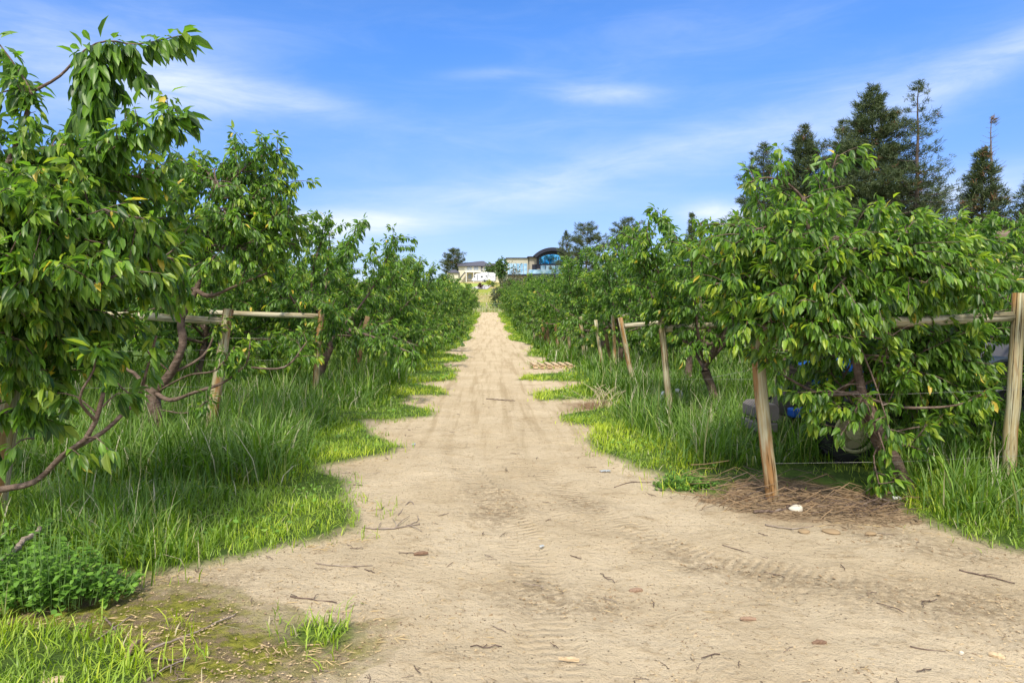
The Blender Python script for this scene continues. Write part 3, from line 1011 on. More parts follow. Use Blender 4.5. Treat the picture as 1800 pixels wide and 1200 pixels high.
def hero(seed, base, build):
    """a tree whose limbs are given in world coordinates; meshes made local to base"""
    s = Tree(seed)
    build(s)
    b = np.array(base)
    s.wv = [v - b for v in s.wv]
    s.P = [p - b for p in s.P]
    return s.meshes()


def reach(s, start, targets, r0=.02, bow=.12, start_f=.3, step=.085, jd=.0, **kw):
    for t in targets:
        tp = P(*t)
        st = np.array(start, float) if not callable(start) else start(tp)
        m = (st + tp) / 2 + np.array([0, 0, bow]) + s.r.normal(0, .06, 3)
        s.limb([st, m, tp], r0, .006, start_f, step, **kw)


GROUP = 'cherry trees in the orchard rows'


def left_first(s):
    tr = np.array([-4.75, 4.75, 0.0])
    s.wood(dense([tr + (0, 0, -.1), tr + (.05, 0, .5), tr + (.15, -.03, 1.0)], .1), .10, .07, 10, .15)
    kn = tr + np.array([.15, -.03, 1.0])
    top = np.array([-3.65, 4.6, 2.55])
    s.limb([kn, (kn + top) / 2 + np.array([-.1, 0, .1]), top], .05, .025, .2)
    low = px((-200, 905, 4.7), (-60, 873, 4.6), (0, 860, 4.55), (62, 846, 4.5), (110, 800, 4.45), (150, 772, 4.4), (168, 740, 4.4), (182, 690, 4.4))
    d = dense([kn * .5 + tr * .5] + low, .08); s.wood(d, .036, .014, 9, .18)
    f1 = dense(px((112, 798, 4.45), (180, 760, 4.6), (215, 728, 4.7), (243, 700, 4.8), (258, 650, 4.8), (275, 590, 4.8)), .07); s.wood(f1, .018, .008, 7, .15)
    s.leaves_on(f1, .7, .04, 5, .11, .8)
    f2 = dense(px((168, 740, 4.4), (140, 700, 4.2), (165, 650, 4.2), (168, 610, 4.2)), .06); s.wood(f2, .012, .005, 6, .1)
    s.leaves_on(f2, .75, .03, 6, .11, 1.0)
    for a, b in (((168, 725, 4.4), (100, 690, 4.3)), ((180, 715, 4.4), (230, 690, 4.5)), ((150, 770, 4.4), (190, 790, 4.3)), ((110, 800, 4.4), (140, 800, 4.3)), ((60, 770, 4.5), (10, 800, 4.3))):
        pts = dense([P(*a), (P(*a) + P(*b)) / 2 + np.array([0, 0, .04]), P(*b)], .05); s.wood(pts, .007, .003, 5, 0)
        s.leaves_on(pts, .6, .04, 5, .11, 1.0)
    # tall leader with the two long shoots against the sky
    lead = px((-90, 430, 4.65), (-20, 340, 4.65), (14, 285, 4.65), (40, 222, 4.65), (56, 162, 4.65))
    dl = dense(lead, .07); s.wood(dl, .024, .012, 8, .12)
    s.clothe(dl, .25, .09, llen=(.15, .4))
    sh1 = dense(px((56, 162, 4.65), (105, 134, 4.65), (150, 88, 4.6), (190, 72, 4.6), (240, 78, 4.55), (322, 62, 4.5)), .06); s.wood(sh1, .011, .003, 6, 0)
    s.leaves_on(sh1, .32, .036, 5, .135, .5)
    for a, b in (((165, 80, 4.6), (180, 180, 4.5)), ((150, 90, 4.6), (140, 200, 4.6)), ((170, 90, 4.6), (200, 150, 4.7)), ((200, 75, 4.6), (245, 130, 4.6)), ((150, 100, 4.6), (165, 240, 4.55))):
        pts = dense([P(*a), P(*b)], .05); s.wood(pts, .005, .002, 4, 0); s.leaves_on(pts, .05, .034, 6, .135, .3)
    sh2 = dense(px((14, 285, 4.65), (60, 268, 4.6), (110, 255, 4.6), (180, 268, 4.5), (240, 235, 4.5), (322, 205, 4.45)), .06); s.wood(sh2, .011, .003, 6, 0)
    s.clothe(sh2, .25, .06, llen=(.12, .3)); s.leaves_on(sh2, .2, .034, 6, .13, .5)
    sh3 = dense(px((56, 162, 4.65), (30, 120, 4.7), (8, 90, 4.7), (-30, 40, 4.7)), .06); s.wood(sh3, .009, .003, 5, 0); s.leaves_on(sh3, .15, .035, 5, .13, .4)
    sh4 = dense(px((56, 162, 4.65), (20, 158, 4.6), (-30, 175, 4.5)), .06); s.wood(sh4, .008, .003, 5, 0); s.leaves_on(sh4, .1, .035, 5, .13, .4)
    def st(tp):
        f = np.clip((tp[2] - 1.0) / 1.6, 0, .95)
        return kn * (1 - f) + top * f
    reach(s, st, [(255, 385, 4.4), (305, 455, 4.7), (180, 500, 4.1), (120, 400, 4.2), (285, 320, 4.9), (60, 520, 4.1), (215, 560, 4.9), (40, 600, 4.3),
                  (310, 420, 5.2), (20, 450, 4.0), (150, 590, 4.7), (190, 430, 4.4), (90, 470, 4.4), (270, 500, 5.0),
                  (30, 380, 4.3), (150, 340, 5.0), (110, 560, 4.5), (260, 440, 5.3), (180, 380, 5.2), (50, 420, 5.1), (-40, 500, 4.4), (130, 470, 5.2)],
          r0=.02, bow=.16, start_f=.35, step=.056, size=.092)
    reach(s, st, [(60, 730, 4.6), (150, 650, 4.9), (90, 620, 5.0)], r0=.014, bow=.1, start_f=.55, step=.10, size=.115)


def left_second(s):
    tk = dense(px((285, 800, 8.25), (276, 745, 8.2), (268, 692, 8.2)), .08); s.wood(tk, .095, .075, 10, .2)
    up = dense(px((268, 692, 8.2), (300, 655, 8.15), (322, 605, 8.1), (318, 560, 8.15), (345, 510, 8.15), (368, 410, 8.2), (382, 350, 8.2), (395, 300, 8.2)), .08); s.wood(up, .060, .015, 9, .16)
    s.clothe(up, .5, .08)
    for q, r in ((px((272, 690, 8.2), (300, 703, 8.0), (340, 690, 7.9), (392, 672, 7.8), (432, 640, 7.8), (440, 600, 7.8)), .03), (px((268, 695, 8.2), (235, 655, 8.2), (205, 640, 8.2), (160, 600, 8.3)), .032),
                 (px((300, 655, 8.15), (335, 640, 8.2), (365, 615, 8.4), (385, 560, 8.5)), .022), (px((345, 510, 8.15), (370, 520, 8.0), (420, 500, 7.9), (470, 480, 7.8)), .03),
                 (px((430, 645, 7.8), (500, 645, 7.8), (540, 600, 7.9)), .014), (px((272, 690, 8.2), (330, 660, 7.9), (380, 650, 7.7), (412, 610, 7.6)), .012), (px((268, 700, 8.2), (225, 690, 7.9), (190, 655, 7.8)), .012),
                 (px((300, 655, 8.15), (262, 620, 8.0), (235, 590, 8.0)), .013), (px((280, 720, 8.2), (330, 725, 7.8), (372, 700, 7.6)), .009), (px((318, 560, 8.15), (290, 540, 8.0), (262, 545, 7.9)), .014)):
        d = dense(q, .08); s.wood(d, r, .009, 8, .15); s.clothe(d, .75, .1, llen=(.15, .35))
    kn = up[6]
    def st(tp):
        f = np.clip((tp[2] - 1.2) / 1.8, 0, 1)
        return up[int(f * (len(up) - 12)) + 8]
    reach(s, st, [(495, 262, 8.0), (445, 300, 8.2), (405, 300, 8.4), (305, 285, 8.3), (480, 350, 8.0), (522, 382, 7.9), (435, 440, 7.7), (475, 455, 7.8), (360, 470, 7.6),
                  (300, 420, 8.0), (520, 430, 8.2), (330, 345, 8.0), (270, 340, 8.6), (400, 390, 7.6), (500, 420, 8.6), (290, 480, 7.9),
                  (440, 360, 8.8), (250, 430, 8.5), (340, 420, 9.0), (510, 330, 8.5), (385, 330, 7.8), (330, 290, 8.6), (230, 520, 8.2), (470, 420, 8.0), (470, 280, 8.6)],
          r0=.018, bow=.10, start_f=.35, step=.056)


def right_first(s):
    tk = dense(px((1612, 900, 6.2), (1598, 868, 6.18), (1570, 815, 6.15), (1543, 765, 6.12), (1524, 712, 6.1), (1516, 690, 6.1)), .07); s.wood(tk, .095, .058, 11, .2)
    up = dense(px((1516, 692, 6.1), (1506, 640, 6.1), (1503, 588, 6.1), (1490, 525, 6.1), (1442, 445, 6.1), (1418, 392, 6.1), (1412, 345, 6.1)), .07); s.wood(up, .042, .016, 9, .15)
    s.clothe(up, .45, .08)
    for q, r, c in ((px((1412, 350, 6.1), (1388, 325, 6.1), (1350, 312, 6.05), (1315, 322, 6.0)), .012, .2), (px((1418, 385, 6.1), (1450, 330, 6.1), (1472, 272, 6.1)), .012, .3),
                    (px((1512, 690, 6.1), (1445, 692, 6.0), (1392, 668, 5.95), (1352, 642, 5.9), (1344, 622, 5.9)), .022, .8), (px((1526, 700, 6.1), (1590, 716, 6.0), (1680, 712, 6.0), (1735, 690, 6.0)), .016, .8),
                    (px((1516, 695, 6.1), (1495, 735, 5.8), (1478, 765, 5.7)), .015, .9), (px((1524, 705, 6.1), (1538, 742, 5.9), (1556, 795, 5.8)), .014, .9),
                    (px((1510, 680, 6.1), (1550, 660, 6.2), (1600, 640, 6.4)), .013, .6), (px((1510, 660, 6.1), (1470, 690, 6.4), (1440, 675, 6.6)), .02, .6),
                    (px((1503, 588, 6.1), (1540, 580, 5.9), (1570, 590, 5.8)), .012, .6)):
        d = dense(q, .07); s.wood(d, r, .006, 8, .12); s.clothe(d, c, .1, llen=(.15, .4))
    def st(tp):
        f = np.clip((tp[2] - 1.1) / 1.3, 0, 1)
        return up[int(f * (len(up) - 8)) + 4]
    reach(s, st, [(1290, 430, 5.8), (1255, 500, 5.8), (1275, 550, 5.9), (1350, 520, 5.5), (1370, 440, 5.6), (1440, 540, 5.5), (1500, 430, 6.2), (1560, 440, 6.0), (1600, 460, 5.8), (1650, 460, 6.0),
                  (1700, 440, 6.2), (1640, 500, 5.8), (1580, 520, 5.7), (1700, 480, 6.0), (1735, 510, 6.1), (1400, 570, 5.6), (1470, 450, 5.5), (1540, 500, 5.6), (1320, 470, 6.4),
                  (1420, 420, 6.6), (1540, 450, 6.7), (1640, 480, 6.8), (1740, 480, 6.6), (1300, 530, 6.5), (1590, 440, 6.6), (1480, 500, 6.5), (1360, 390, 6.3), (1240, 470, 6.1), (1400, 480, 5.6), (1450, 600, 5.6), (1340, 580, 5.6)],
          r0=.016, bow=.08, start_f=.34, step=.052, size=.083)
    # limbs behind the rail and the low tips
    reach(s, st, [(1690, 600, 6.7), (1740, 580, 6.8), (1620, 600, 6.8), (1660, 640, 6.8), (1570, 620, 6.8), (1740, 650, 6.7), (1500, 620, 6.7), (1700, 700, 6.9), (1640, 690, 6.9), (1750, 725, 6.8), (1590, 680, 6.9), (1450, 640, 6.5), (1410, 660, 6.6), (1470, 700, 6.8)], r0=.012, bow=.08, start_f=.4, step=.06, size=.083)
    def low_start(tp):
        f = s.r.uniform()
        return tk[int((.45 + .55 * f) * (len(tk) - 1))] if s.r.uniform() < .6 else up[int(f * 7)]
    reach(s, low_start, [(1425, 725, 5.7), (1470, 715, 5.7), (1440, 625, 6.4), (1400, 690, 5.7), (1600, 650, 5.8), (1630, 745, 5.9), (1690, 745, 6.2), (1640, 800, 6.0), (1570, 775, 5.8), (1545, 850, 5.8), (1560, 610, 5.9)],
          r0=.009, bow=.06, start_f=.68, step=.085, llen=(.10, .24), size=.083)


VAR = [generic_tree(100 + i, 3.05 + .12 * (i % 4), 1.55 + .09 * (i % 3)) for i in range(9)]
VAR += [generic_tree(300 + i, 3.15, 1.45, 1.35, False) for i in range(3)]
print('leaves per variant', [v[2] for v in VAR])
BY = {}


def side_tree(side, k, j, x, y, var, sc):
    """tree j of row k on one side"""
    s = 'left' if side < 0 else 'right'
    if k == 0:
        w_ = 'front row'
    else:
        w_ = NUM[k + 1] + ' row'
    if j == 0:
        lab = f'leafy cherry tree at the track end of the {w_} on the {s}'
    else:
        lab = f'{NUM[j + 1]} cherry tree from the track in the {w_} on the {s}'
    tm, cm, _ = VAR[var]
    plant_tree('cherry_tree', (x, y, float(gz(x, y)) - .02), tm, cm, lab, GROUP, random.uniform(0, 6.28), sc)


random.seed(5)
hb = (-4.75, 4.75, 0.0)
tm, cm, c = hero(501, hb, left_first); print('hero leaves', c)
plant_tree('cherry_tree', hb, tm, cm, 'big cherry tree at the left edge with long drooping shoots reaching over the grass', GROUP)
hb = tuple(P(285, 792, 8.25)); hb = (hb[0], hb[1], float(gz(hb[0], hb[1])))
tm, cm, c = hero(502, hb, left_second); print('hero leaves', c)
plant_tree('cherry_tree', hb, tm, cm, 'cherry tree with bent bare trunk behind the leaning left post', GROUP)
hb = tuple(P(1605, 885, 6.18)); hb = (hb[0], hb[1], float(gz(hb[0], hb[1])))
tm, cm, c = hero(503, hb, right_first); print('hero leaves', c)
plant_tree('cherry_tree', hb, tm, cm, 'cherry tree on a leaning trunk between the two nearest right posts', GROUP)

FIRST_L = {0: -6.9, 1: -6.3, 2: -3.5, 3: -3.4, 4: -3.3}
for k, d in enumerate(ROWL):
    n = [1, 2, 4, 4, 4, 4, 4, 3][k] if k < 8 else (3 if k < 13 else 2)
    x = FIRST_L.get(k, (-3.2 if k < 6 else -2.95) - .25 * random.random())
    for j in range(n):
        jj = j + (1 if k in (0, 1) else 0)
        sc = random.uniform(.92, 1.08) * (1.17 if k in (2, 3, 4, 5) else 1.08)
        side_tree(-1, k, jj, x - j * 2.25 + random.uniform(-.15, .15), d + (.85 if 0 < k < 4 else .3) + random.uniform(-.12, .12), random.randrange(9), sc)
FIRST_R = {0: 5.95, 1: 3.45, 2: 3.95, 3: 3.5}
for k, d in enumerate(ROWR):
    n = [2, 4, 4, 4, 4, 4, 4, 3][k] if k < 8 else (3 if k < 13 else 2)
    x = FIRST_R.get(k, (3.2 if k < 6 else 2.95) + .25 * random.random())
    for j in range(n):
        jj = j + (1 if k == 0 else 0)
        sc = random.uniform(.92, 1.08) * (.84 if k == 0 else 1.0 if k == 1 else 1.06)
        side_tree(1, k, jj, x + j * 2.25 + random.uniform(-.15, .15), d + (.5 if 0 < k < 5 else .2) + random.uniform(-.12, .12), (9 + k % 3) if (j == 0 and 0 < k < 3) else random.randrange(9), sc)

# ------------------------------------------------------------------ trellis posts and rails


def round_bar(a, b, r0, r1, seed, n=14, k=9):
    a = np.array(a, float); b = np.array(b, float)
    t = np.linspace(0, 1, k)[:, None]
    rg_ = np.random.default_rng(seed)
    pts = a * (1 - t) + b * t
    pts[1:-1] += rg_.normal(0, .004, (k - 2, 3))
    mb = MB()
    mb.tube(pts, np.linspace(r0, r1, k), n, True, .035, seed)
    return mb


def local_post(root, name, a, b, r0, r1, mat, seed, lab=None):
    """a bar from a to b in world space, its own object with the z axis along it (for the grain)"""
    a = Vector(a); b = Vector(b)
    d = b - a
    L = d.length
    ob = round_bar((0, 0, 0), (0, 0, L), r0, r1, seed).build(name, mat)
    ob.rotation_mode = 'QUATERNION'
    ob.rotation_quaternion = d.to_track_quat('Z', 'Y')
    ob.location = a - Vector(root.location)
    ob.parent = root
    if lab: ob['label'] = lab
    return ob


def brace(px_t, d, label, rail_to=None, second=None, mat='post', r=.068, wires=None, group='wooden trellis posts at the row ends', sink=.25, railz=None):
    """px_t = ((top px), (base px)); posts stand in the ground"""
    (tx, ty), (bx, by) = px_t
    t = P(tx, ty, d)
    bx_, by_ = (bx - CX) / F * d, d
    gb = np.array([bx_, by_, float(gz(bx_, by_))])
    axis = unit(gb - t)
    root = empty('trellis_post' if rail_to is None else 'trellis_brace', gb)
    tag(root, label, 'post' if rail_to is None else 'trellis', group if rail_to is None else 'railed trellis braces at the row ends')
    sd_ = int(abs(tx * 7 + ty * 3))
    p1 = local_post(root, 'post', gb + axis * sink, t, r * 1.04, r * .97, M[mat], sd_)
    if second is not None:
        (t2x, t2y), (b2x, b2y), d2 = second
        t2 = P(t2x, t2y, d2)
        g2 = np.array([(b2x - CX) / F * d2, d2, 0]); g2[2] = float(gz(g2[0], g2[1]))
        local_post(root, 'post', g2 + unit(g2 - t2) * .25, t2, r * 1.03, r * .98, M[mat], sd_ + 5)
    if rail_to is not None:
        (ax_, ay_), (ex, ey), d2 = rail_to
        local_post(root, 'rail', P(ax_, ay_, d), P(ex, ey, d2), .050, .046, M['rail'], sd_ + 9)
    if wires:
        for (x0, z0, x1, z1) in wires:
            mb = MB()
            mb.tube(np.array([(x0, d - .075, z0), ((x0 + x1) / 2, d - .075, (z0 + z1) / 2 - .02), (x1, d - .075, z1)]) - gb, .0011, 5)
            mb.build('wire', M['wire'], root)
    return root


brace(((1326, 560), (1357, 882)), 6.05, 'stout leaning post and railed brace in front of the blue tractor', ((1334, 576), (1778, 556), 6.32),
      ((1792, 515), (1771, 858), 6.32), r=.056, wires=[(2.5, .35, 4.7, .42), (2.45, .95, 4.7, 1.0), (2.5, 1.25, 1.95, 1.1)])
brace(((1162, 556), (1180, 752)), 9.85, 'post with long weathered rail beside the white pipe risers', ((1170, 578), (1420, 560), 9.95), r=.046, wires=[(2.6, .7, 6.0, .72), (2.6, 1.1, 6.0, 1.1)])
brace(((1090, 558), (1116, 694)), 13.5, 'post with a broken orange scar and rail just beyond the white pipes', ((1098, 573), (1235, 561), 13.6), r=.048)
brace(((1077, 553), (1083, 660)), 17.2, 'thin rail brace high behind the scarred right post', ((1080, 556), (1178, 549), 17.4), r=.046)
brace(((1047, 562), (1061, 664)), 17.3, 'grey-green leaning post at the fourth right row', mat='post', r=.046)
brace(((1063, 578), (1078, 660)), 17.9, 'brown leaning post close behind the grey-green fourth row post', mat='oldpost', r=.046)
brace(((1020, 556), (1028, 640)), 21.0, 'tan post at the fifth right row', r=.056)
brace(((997, 556), (1003, 632)), 22.8, 'slim grey post left of the tan fifth row post', r=.05)
brace(((976, 570), (983, 626)), 24.8, 'dark brown post behind the pallet in grass', mat='oldpost', r=.06)
brace(((960, 566), (968, 622)), 26.2, 'dark short post left of the one behind the pallet', mat='oldpost', r=.06)
brace(((949, 545), (961, 610)), 29.5, 'dark leaning post of the far railed brace', mat='oldpost', r=.07)
brace(((942, 542), (952, 606)), 32.0, 'pale far post joined by a short rail', ((939, 544), (953, 544), 32.0), r=.075)
brace(((936, 541), (941, 600)), 35.5, 'farthest pale post on the right of the track', r=.08)
brace(((36, 540), (-14, 1010)), 5.0, 'thick stained post among the leaves at the left edge', ((30, 590), (-300, 600), 5.0), wires=[(-3.6, .95, -6, .95)])
brace(((402, 543), (366, 788)), 8.45, 'leaning post with dark rail before the bent cherry trunk', ((398, 564), (130, 551), 8.6), r=.066, wires=[(-3.3, .75, -6, .75), (-3.3, 1.2, -6, 1.2)])
brace(((565, 542), (552, 708)), 12.3, 'upright post with pale rail running left', ((560, 556), (370, 549), 12.3), r=.056, wires=[(-3.1, .8, -6, .8), (-3.1, 1.2, -6, 1.2)])
brace(((647, 556), (620, 672)), 15.9, 'orange leaning post at the fourth left row', mat='oldpost', r=.065)
brace(((687, 543), (676, 645)), 19.9, 'pale post deep in leaves at the fifth left row', ((684, 556), (600, 553), 19.9), r=.07)
brace(((716, 560), (708, 628)), 23.8, 'small half hidden post at the sixth left row', mat='oldpost', r=.065)

# ------------------------------------------------------------------ tractor


def wheel(root, c, R_, wth, rim_r, tyre_m, rim_m, lugs, hub=.09):
    w_ = empty('wheel', c)
    w_.parent = root
    prof = [(rim_r, -wth * .42), (rim_r + .02, -wth * .5), (R_ * .9, -wth * .5), (R_ * .97, -wth * .36), (R_ * .975, wth * .36), (R_ * .9, wth * .5), (rim_r + .02, wth * .5), (rim_r, wth * .42)]
    n = 36
    mb = MB()
    v = [(r_ * math.cos(2 * PI * i / n), y_, r_ * math.sin(2 * PI * i / n)) for i in range(n) for r_, y_ in prof]
    m = len(prof)
    mb.add(v, [(i * m + j, i * m + (j + 1) % m, ((i + 1) % n) * m + (j + 1) % m, ((i + 1) % n) * m + j) for i in range(n) for j in range(m)], True)
    for i in range(lugs):
        for sgn in (-1, 1):
            a = 2 * PI * (i + (.5 if sgn > 0 else 0)) / lugs
            q = []
            for rr in (R_ * .96, R_ * 1.03):
                for (da, yy) in ((0, .02), (.05, .02), (.24, wth * .5), (.17, wth * .5)):
                    q.append((rr * math.cos(a + da), sgn * yy, rr * math.sin(a + da)))
            mb.add(q, [(0, 1, 2, 3), (4, 5, 6, 7), (0, 1, 5, 4), (1, 2, 6, 5), (2, 3, 7, 6), (3, 0, 4, 7)])
    mb.build('tyre', tyre_m, w_)
    mr = MB()
    for yy in (-wth * .44, wth * .44):
        pr = [(rim_r * 1.0, 0), (rim_r * .98, .03), (rim_r * .86, .03), (rim_r * .84, 0)]
        v = [(r_ * math.cos(2 * PI * i / n), yy + (o if yy < 0 else -o) - (.015 if yy < 0 else -.015), r_ * math.sin(2 * PI * i / n)) for i in range(n) for r_, o in pr]
        mr.add(v, [(i * 4 + j, i * 4 + (j + 1) % 4, ((i + 1) % n) * 4 + (j + 1) % 4, ((i + 1) % n) * 4 + j) for i in range(n) for j in range(4)], True)
    v = [(rim_r * .86 * math.cos(2 * PI * i / n), s_ * .02, rim_r * .86 * math.sin(2 * PI * i / n)) for s_ in (-1, 1) for i in range(n)]
    mr.add(v, [tuple(range(n))[::-1], tuple(range(n, 2 * n))] + [(i, (i + 1) % n, n + (i + 1) % n, n + i) for i in range(n)])
    v = [(hub * math.cos(2 * PI * i / 16), s_ * wth * .4, hub * math.sin(2 * PI * i / 16)) for s_ in (-1, 1) for i in range(16)]
    mr.add(v, [tuple(range(16))[::-1], tuple(range(16, 32))] + [(i, (i + 1) % 16, 16 + (i + 1) % 16, 16 + i) for i in range(16)])
    mr.build('rim', rim_m, w_)
    return w_


def build_tractor():
    blue = plain('tractor_blue', (0.010, 0.075, 0.33), .35, 0, .15, 6)
    lblue = plain('fender_grey', (0.035, 0.045, 0.06), .45, 0, .15, 6)
    black = plain('tyre_black', (0.02, 0.02, 0.02), .8, 0, .3, 20)
    iron = plain('cast_iron', (0.17, 0.15, 0.14), .7, .1, .25, 14, .3)
    dark = plain('engine_dark', (0.045, 0.035, 0.032), .6, .2, .3, 10)
    cream = plain('cream_rim', (0.55, 0.50, 0.28), .5, 0, .2, 9)
    grey = plain('seat_grey', (0.16, 0.155, 0.17), .7)
    x0, y0 = 3.02, 7.95
    root = empty('tractor', (x0, y0, float(gz(4.5, y0))))
    tag(root, 'blue orchard tractor parked behind the nearest right-hand cherry tree', 'tractor')
    fw = MB()
    for i in range(8):           # suitcase weights across the nose
        y = -.22 + i * .063
        fw.prism([(0.02, .44), (.05, .41), (.22, .41), (.25, .44), (.25, .56), (.22, .595), (.07, .595), (.02, .55)], 'y', y - .023, y + .023)
    fw.box(.0, .24, -.25, .25, .28, .385, .015)
    fw.build('front_weights', iron, root)
    h = MB()
    h.prism([(.62, .70), (.66, 1.02), (.80, 1.09), (1.85, 1.16), (1.85, .84), (.70, .66)], 'y', -.30, .30)
    hood = h.build('hood', blue, root)
    g = MB()
    g.box(.585, .615, -.26, .26, .66, 1.02, .008)
    for i in range(7):
        g.box(.570, .585, -.24, .24, .69 + i * .045, .705 + i * .045)
    g.build('grille', dark, hood)
    e = MB()
    e.box(.42, 2.6, -.17, .17, .42, .655, .02)
    e.box(.80, 1.7, -.23, .23, .50, .655, .02)
    e.tube([(1.2, -.26, .70), (1.2, -.30, .62), (1.7, -.30, .60)], .03, 8)
    e.tube([(1.5, .3, 1.0), (1.5, .36, .9)], .03, 8)
    e.build('engine', dark, root)
    MB().box(.36, 1.0, -.335, -.19, .46, .56, .02).build('side_rail', blue, root)
    MB().box(.78, .92, -.50, .50, .33, .45, .02).build('front_axle', dark, root)
    wheel(root, (.86, -.62, .37), .37, .20, .225, black, cream, 14)
    wheel(root, (.86, .62, .37), .37, .20, .225, black, cream, 14)
    wheel(root, (2.55, -.58, .56), .56, .30, .33, black, lblue, 16, .12)
    wheel(root, (2.55, .58, .56), .56, .30, .33, black, lblue, 16, .12)
    for s_ in (-1, 1):
        f = MB()
        arc = [(2.55 + .66 * math.cos(a), .56 + .62 * math.sin(a)) for a in np.linspace(R(200), R(-5), 14)][::-1]
        arc = [(2.55 + .66 * math.cos(a), .56 + .60 * math.sin(a)) for a in np.linspace(R(185), R(10), 14)]
        inner = [(2.55 + .63 * math.cos(a), .56 + .57 * math.sin(a)) for a in np.linspace(R(10), R(185), 14)]
        f.prism(arc + inner, 'y', s_ * .42, s_ * .74)
        f.build('fender', lblue, root)
    d = MB()
    d.prism([(1.87, .66), (1.87, 1.22), (2.02, 1.20), (2.08, .66)], 'y', -.24, .24)
    d.build('dashboard', blue, root)
    pn = MB(); pn.prism([(1.40, .66), (1.40, .98), (1.56, .98), (1.70, .86), (1.56, .80), (1.52, .66)], 'y', -.335, -.312); panel = pn.build('side_panel', blue, root)
    fc = bpy.data.curves.new('number', 'FONT'); fc.body = '18'; fc.size = .105; fc.extrude = .001
    fo = bpy.data.objects.new('number_tmp', fc); COL.objects.link(fo)
    dg = bpy.context.evaluated_depsgraph_get()
    me = bpy.data.meshes.new_from_object(fo.evaluated_get(dg))
    bpy.data.objects.remove(fo)
    num = link('number', me, panel, M['white'])
    num.rotation_euler = (R(90), 0, 0); num.location = (1.46, -.3375, .855)
    st = MB()
    ring = [(2.16 + .05 * math.sin(a) * 1.2, .19 * math.cos(a), 1.30 + .17 * math.sin(a) * .6) for a in np.linspace(0, 2 * PI, 25)]
    st.tube(ring, .014, 8, False); st.tube([(2.0, 0, 1.19), (2.16, 0, 1.30)], .016, 8); st.tube([(2.16, -.19, 1.3), (2.16, .19, 1.3)], .01, 6)
    st.build('steering_wheel', grey, root)
    se = MB(); se.box(2.38, 2.82, -.24, .24, .88, .97, .03); se.prism([(2.78, .95), (2.88, 1.28), (2.95, 1.27), (2.88, .93)], 'y', -.23, .23); se.build('seat', grey, root)
    r_ = MB(); r_.tube([(2.98, -.40, .7), (3.02, -.40, 1.24), (3.02, -.30, 1.34), (3.02, .30, 1.34), (3.02, .40, 1.24), (2.98, .40, .7)], .03, 8); r_.build('roll_bar', dark, root)
    tl = MB(); tl.box(2.9, 3.12, -.3, .3, .42, .60, .02); tl.tube([(3.1, -.25, .5), (3.6, -.33, .42)], .025, 8); tl.tube([(3.1, .25, .5), (3.6, .33, .42)], .025, 8); tl.build('rear_linkage', iron, root)


build_tractor()

# ------------------------------------------------------------------ pallet, pipes, litter on the ground


def build_pallet():
    wood = wood_mat('pallet_wood', (0.62, 0.50, 0.34), (0.54, 0.40, 0.24), (0.42, 0.27, 0.15))
    x0, y0 = G(970, 646)
    root = empty('wooden_pallet', (x0, y0, float(gz(x0, y0)) + .01), R(2))
    tag(root, 'pale wooden pallet lying flat in the grass beside the track', 'pallet')
    for i in range(6):
        x = -.52 + i * .20
        MB().box(x - .055, x + .055, -.50, .50, .09, .115, .003).build('board', wood, root)
    for y in (-.46, 0, .46):
        MB().box(-.60, .60, y - .02, y + .02, .045, .088, .003).build('runner', wood, root)
    for i in range(6):
        x = -.52 + i * .20
        MB().box(x - .06, x + .06, -.505, -.40, .0, .043, .003).build('block', wood, root)


build_pallet()

for i, (pxx, lab) in enumerate(((1164, 'short white irrigation riser left of the second right post'), (1197, 'white irrigation riser with bent elbow right of the second right post'))):
    x = (pxx - CX) / F * 10.4
    z = float(gz(x, 10.4))
    root = empty('irrigation_riser', (x, 10.4, z))
    tag(root, lab, 'pipe', 'white irrigation pipe risers')
    MB().tube([(0, 0, -.1), (0, 0, .30)], .022, 10).build('riser', M['white'], root)
    MB().tube(dense([(0, 0, .28), (0.005, 0, .36), (-.03, 0, .43), (-.08, 0, .435)] if i else [(0, 0, .28), (0, 0, .37), (.03, 0, .41), (.07, 0, .40)], .02), .031, 10).build('elbow', M['white'], root)


def ground_pt(pxx, pyy, up=0.0):
    x, y = G(pxx, pyy)
    return np.array([x, y, float(gz(x, y)) + up])


def stick(pts, r0, r1, mat, label, group=None, name='twig', cat='twig', side=None, lift=None):
    """pts in photo pixels on the ground"""
    w_ = [ground_pt(*p[:2], up=(p[2] if len(p) > 2 else r0)) for p in pts]
    c = w_[0].copy()
    d = dense([q - c for q in w_], .03)
    rg_ = np.random.default_rng(int(pts[0][0] * 13 + pts[0][1]))
    d[1:-1] += rg_.normal(0, r0 * .35, (len(d) - 2, 3))
    mb = MB()
    mb.tube(d, np.linspace(r0, r1, len(d)), 7, True, .15, 3)
    for s_ in side or ():
        a = d[int(len(d) * s_[0]) % len(d)]
        q = ground_pt(*s_[1], up=.012) - c
        mb.tube(dense([a, (a + q) / 2 + np.array([0, 0, .01]), q], .04), np.linspace(r1 * 1.1, r1 * .5, len(dense([a, (a + q) / 2 + np.array([0, 0, .01]), q], .04))), 6)
    o = mb.build(name, mat)
    o.location = [float(v) for v in c]
    tag(o, label, cat, group)
    return o


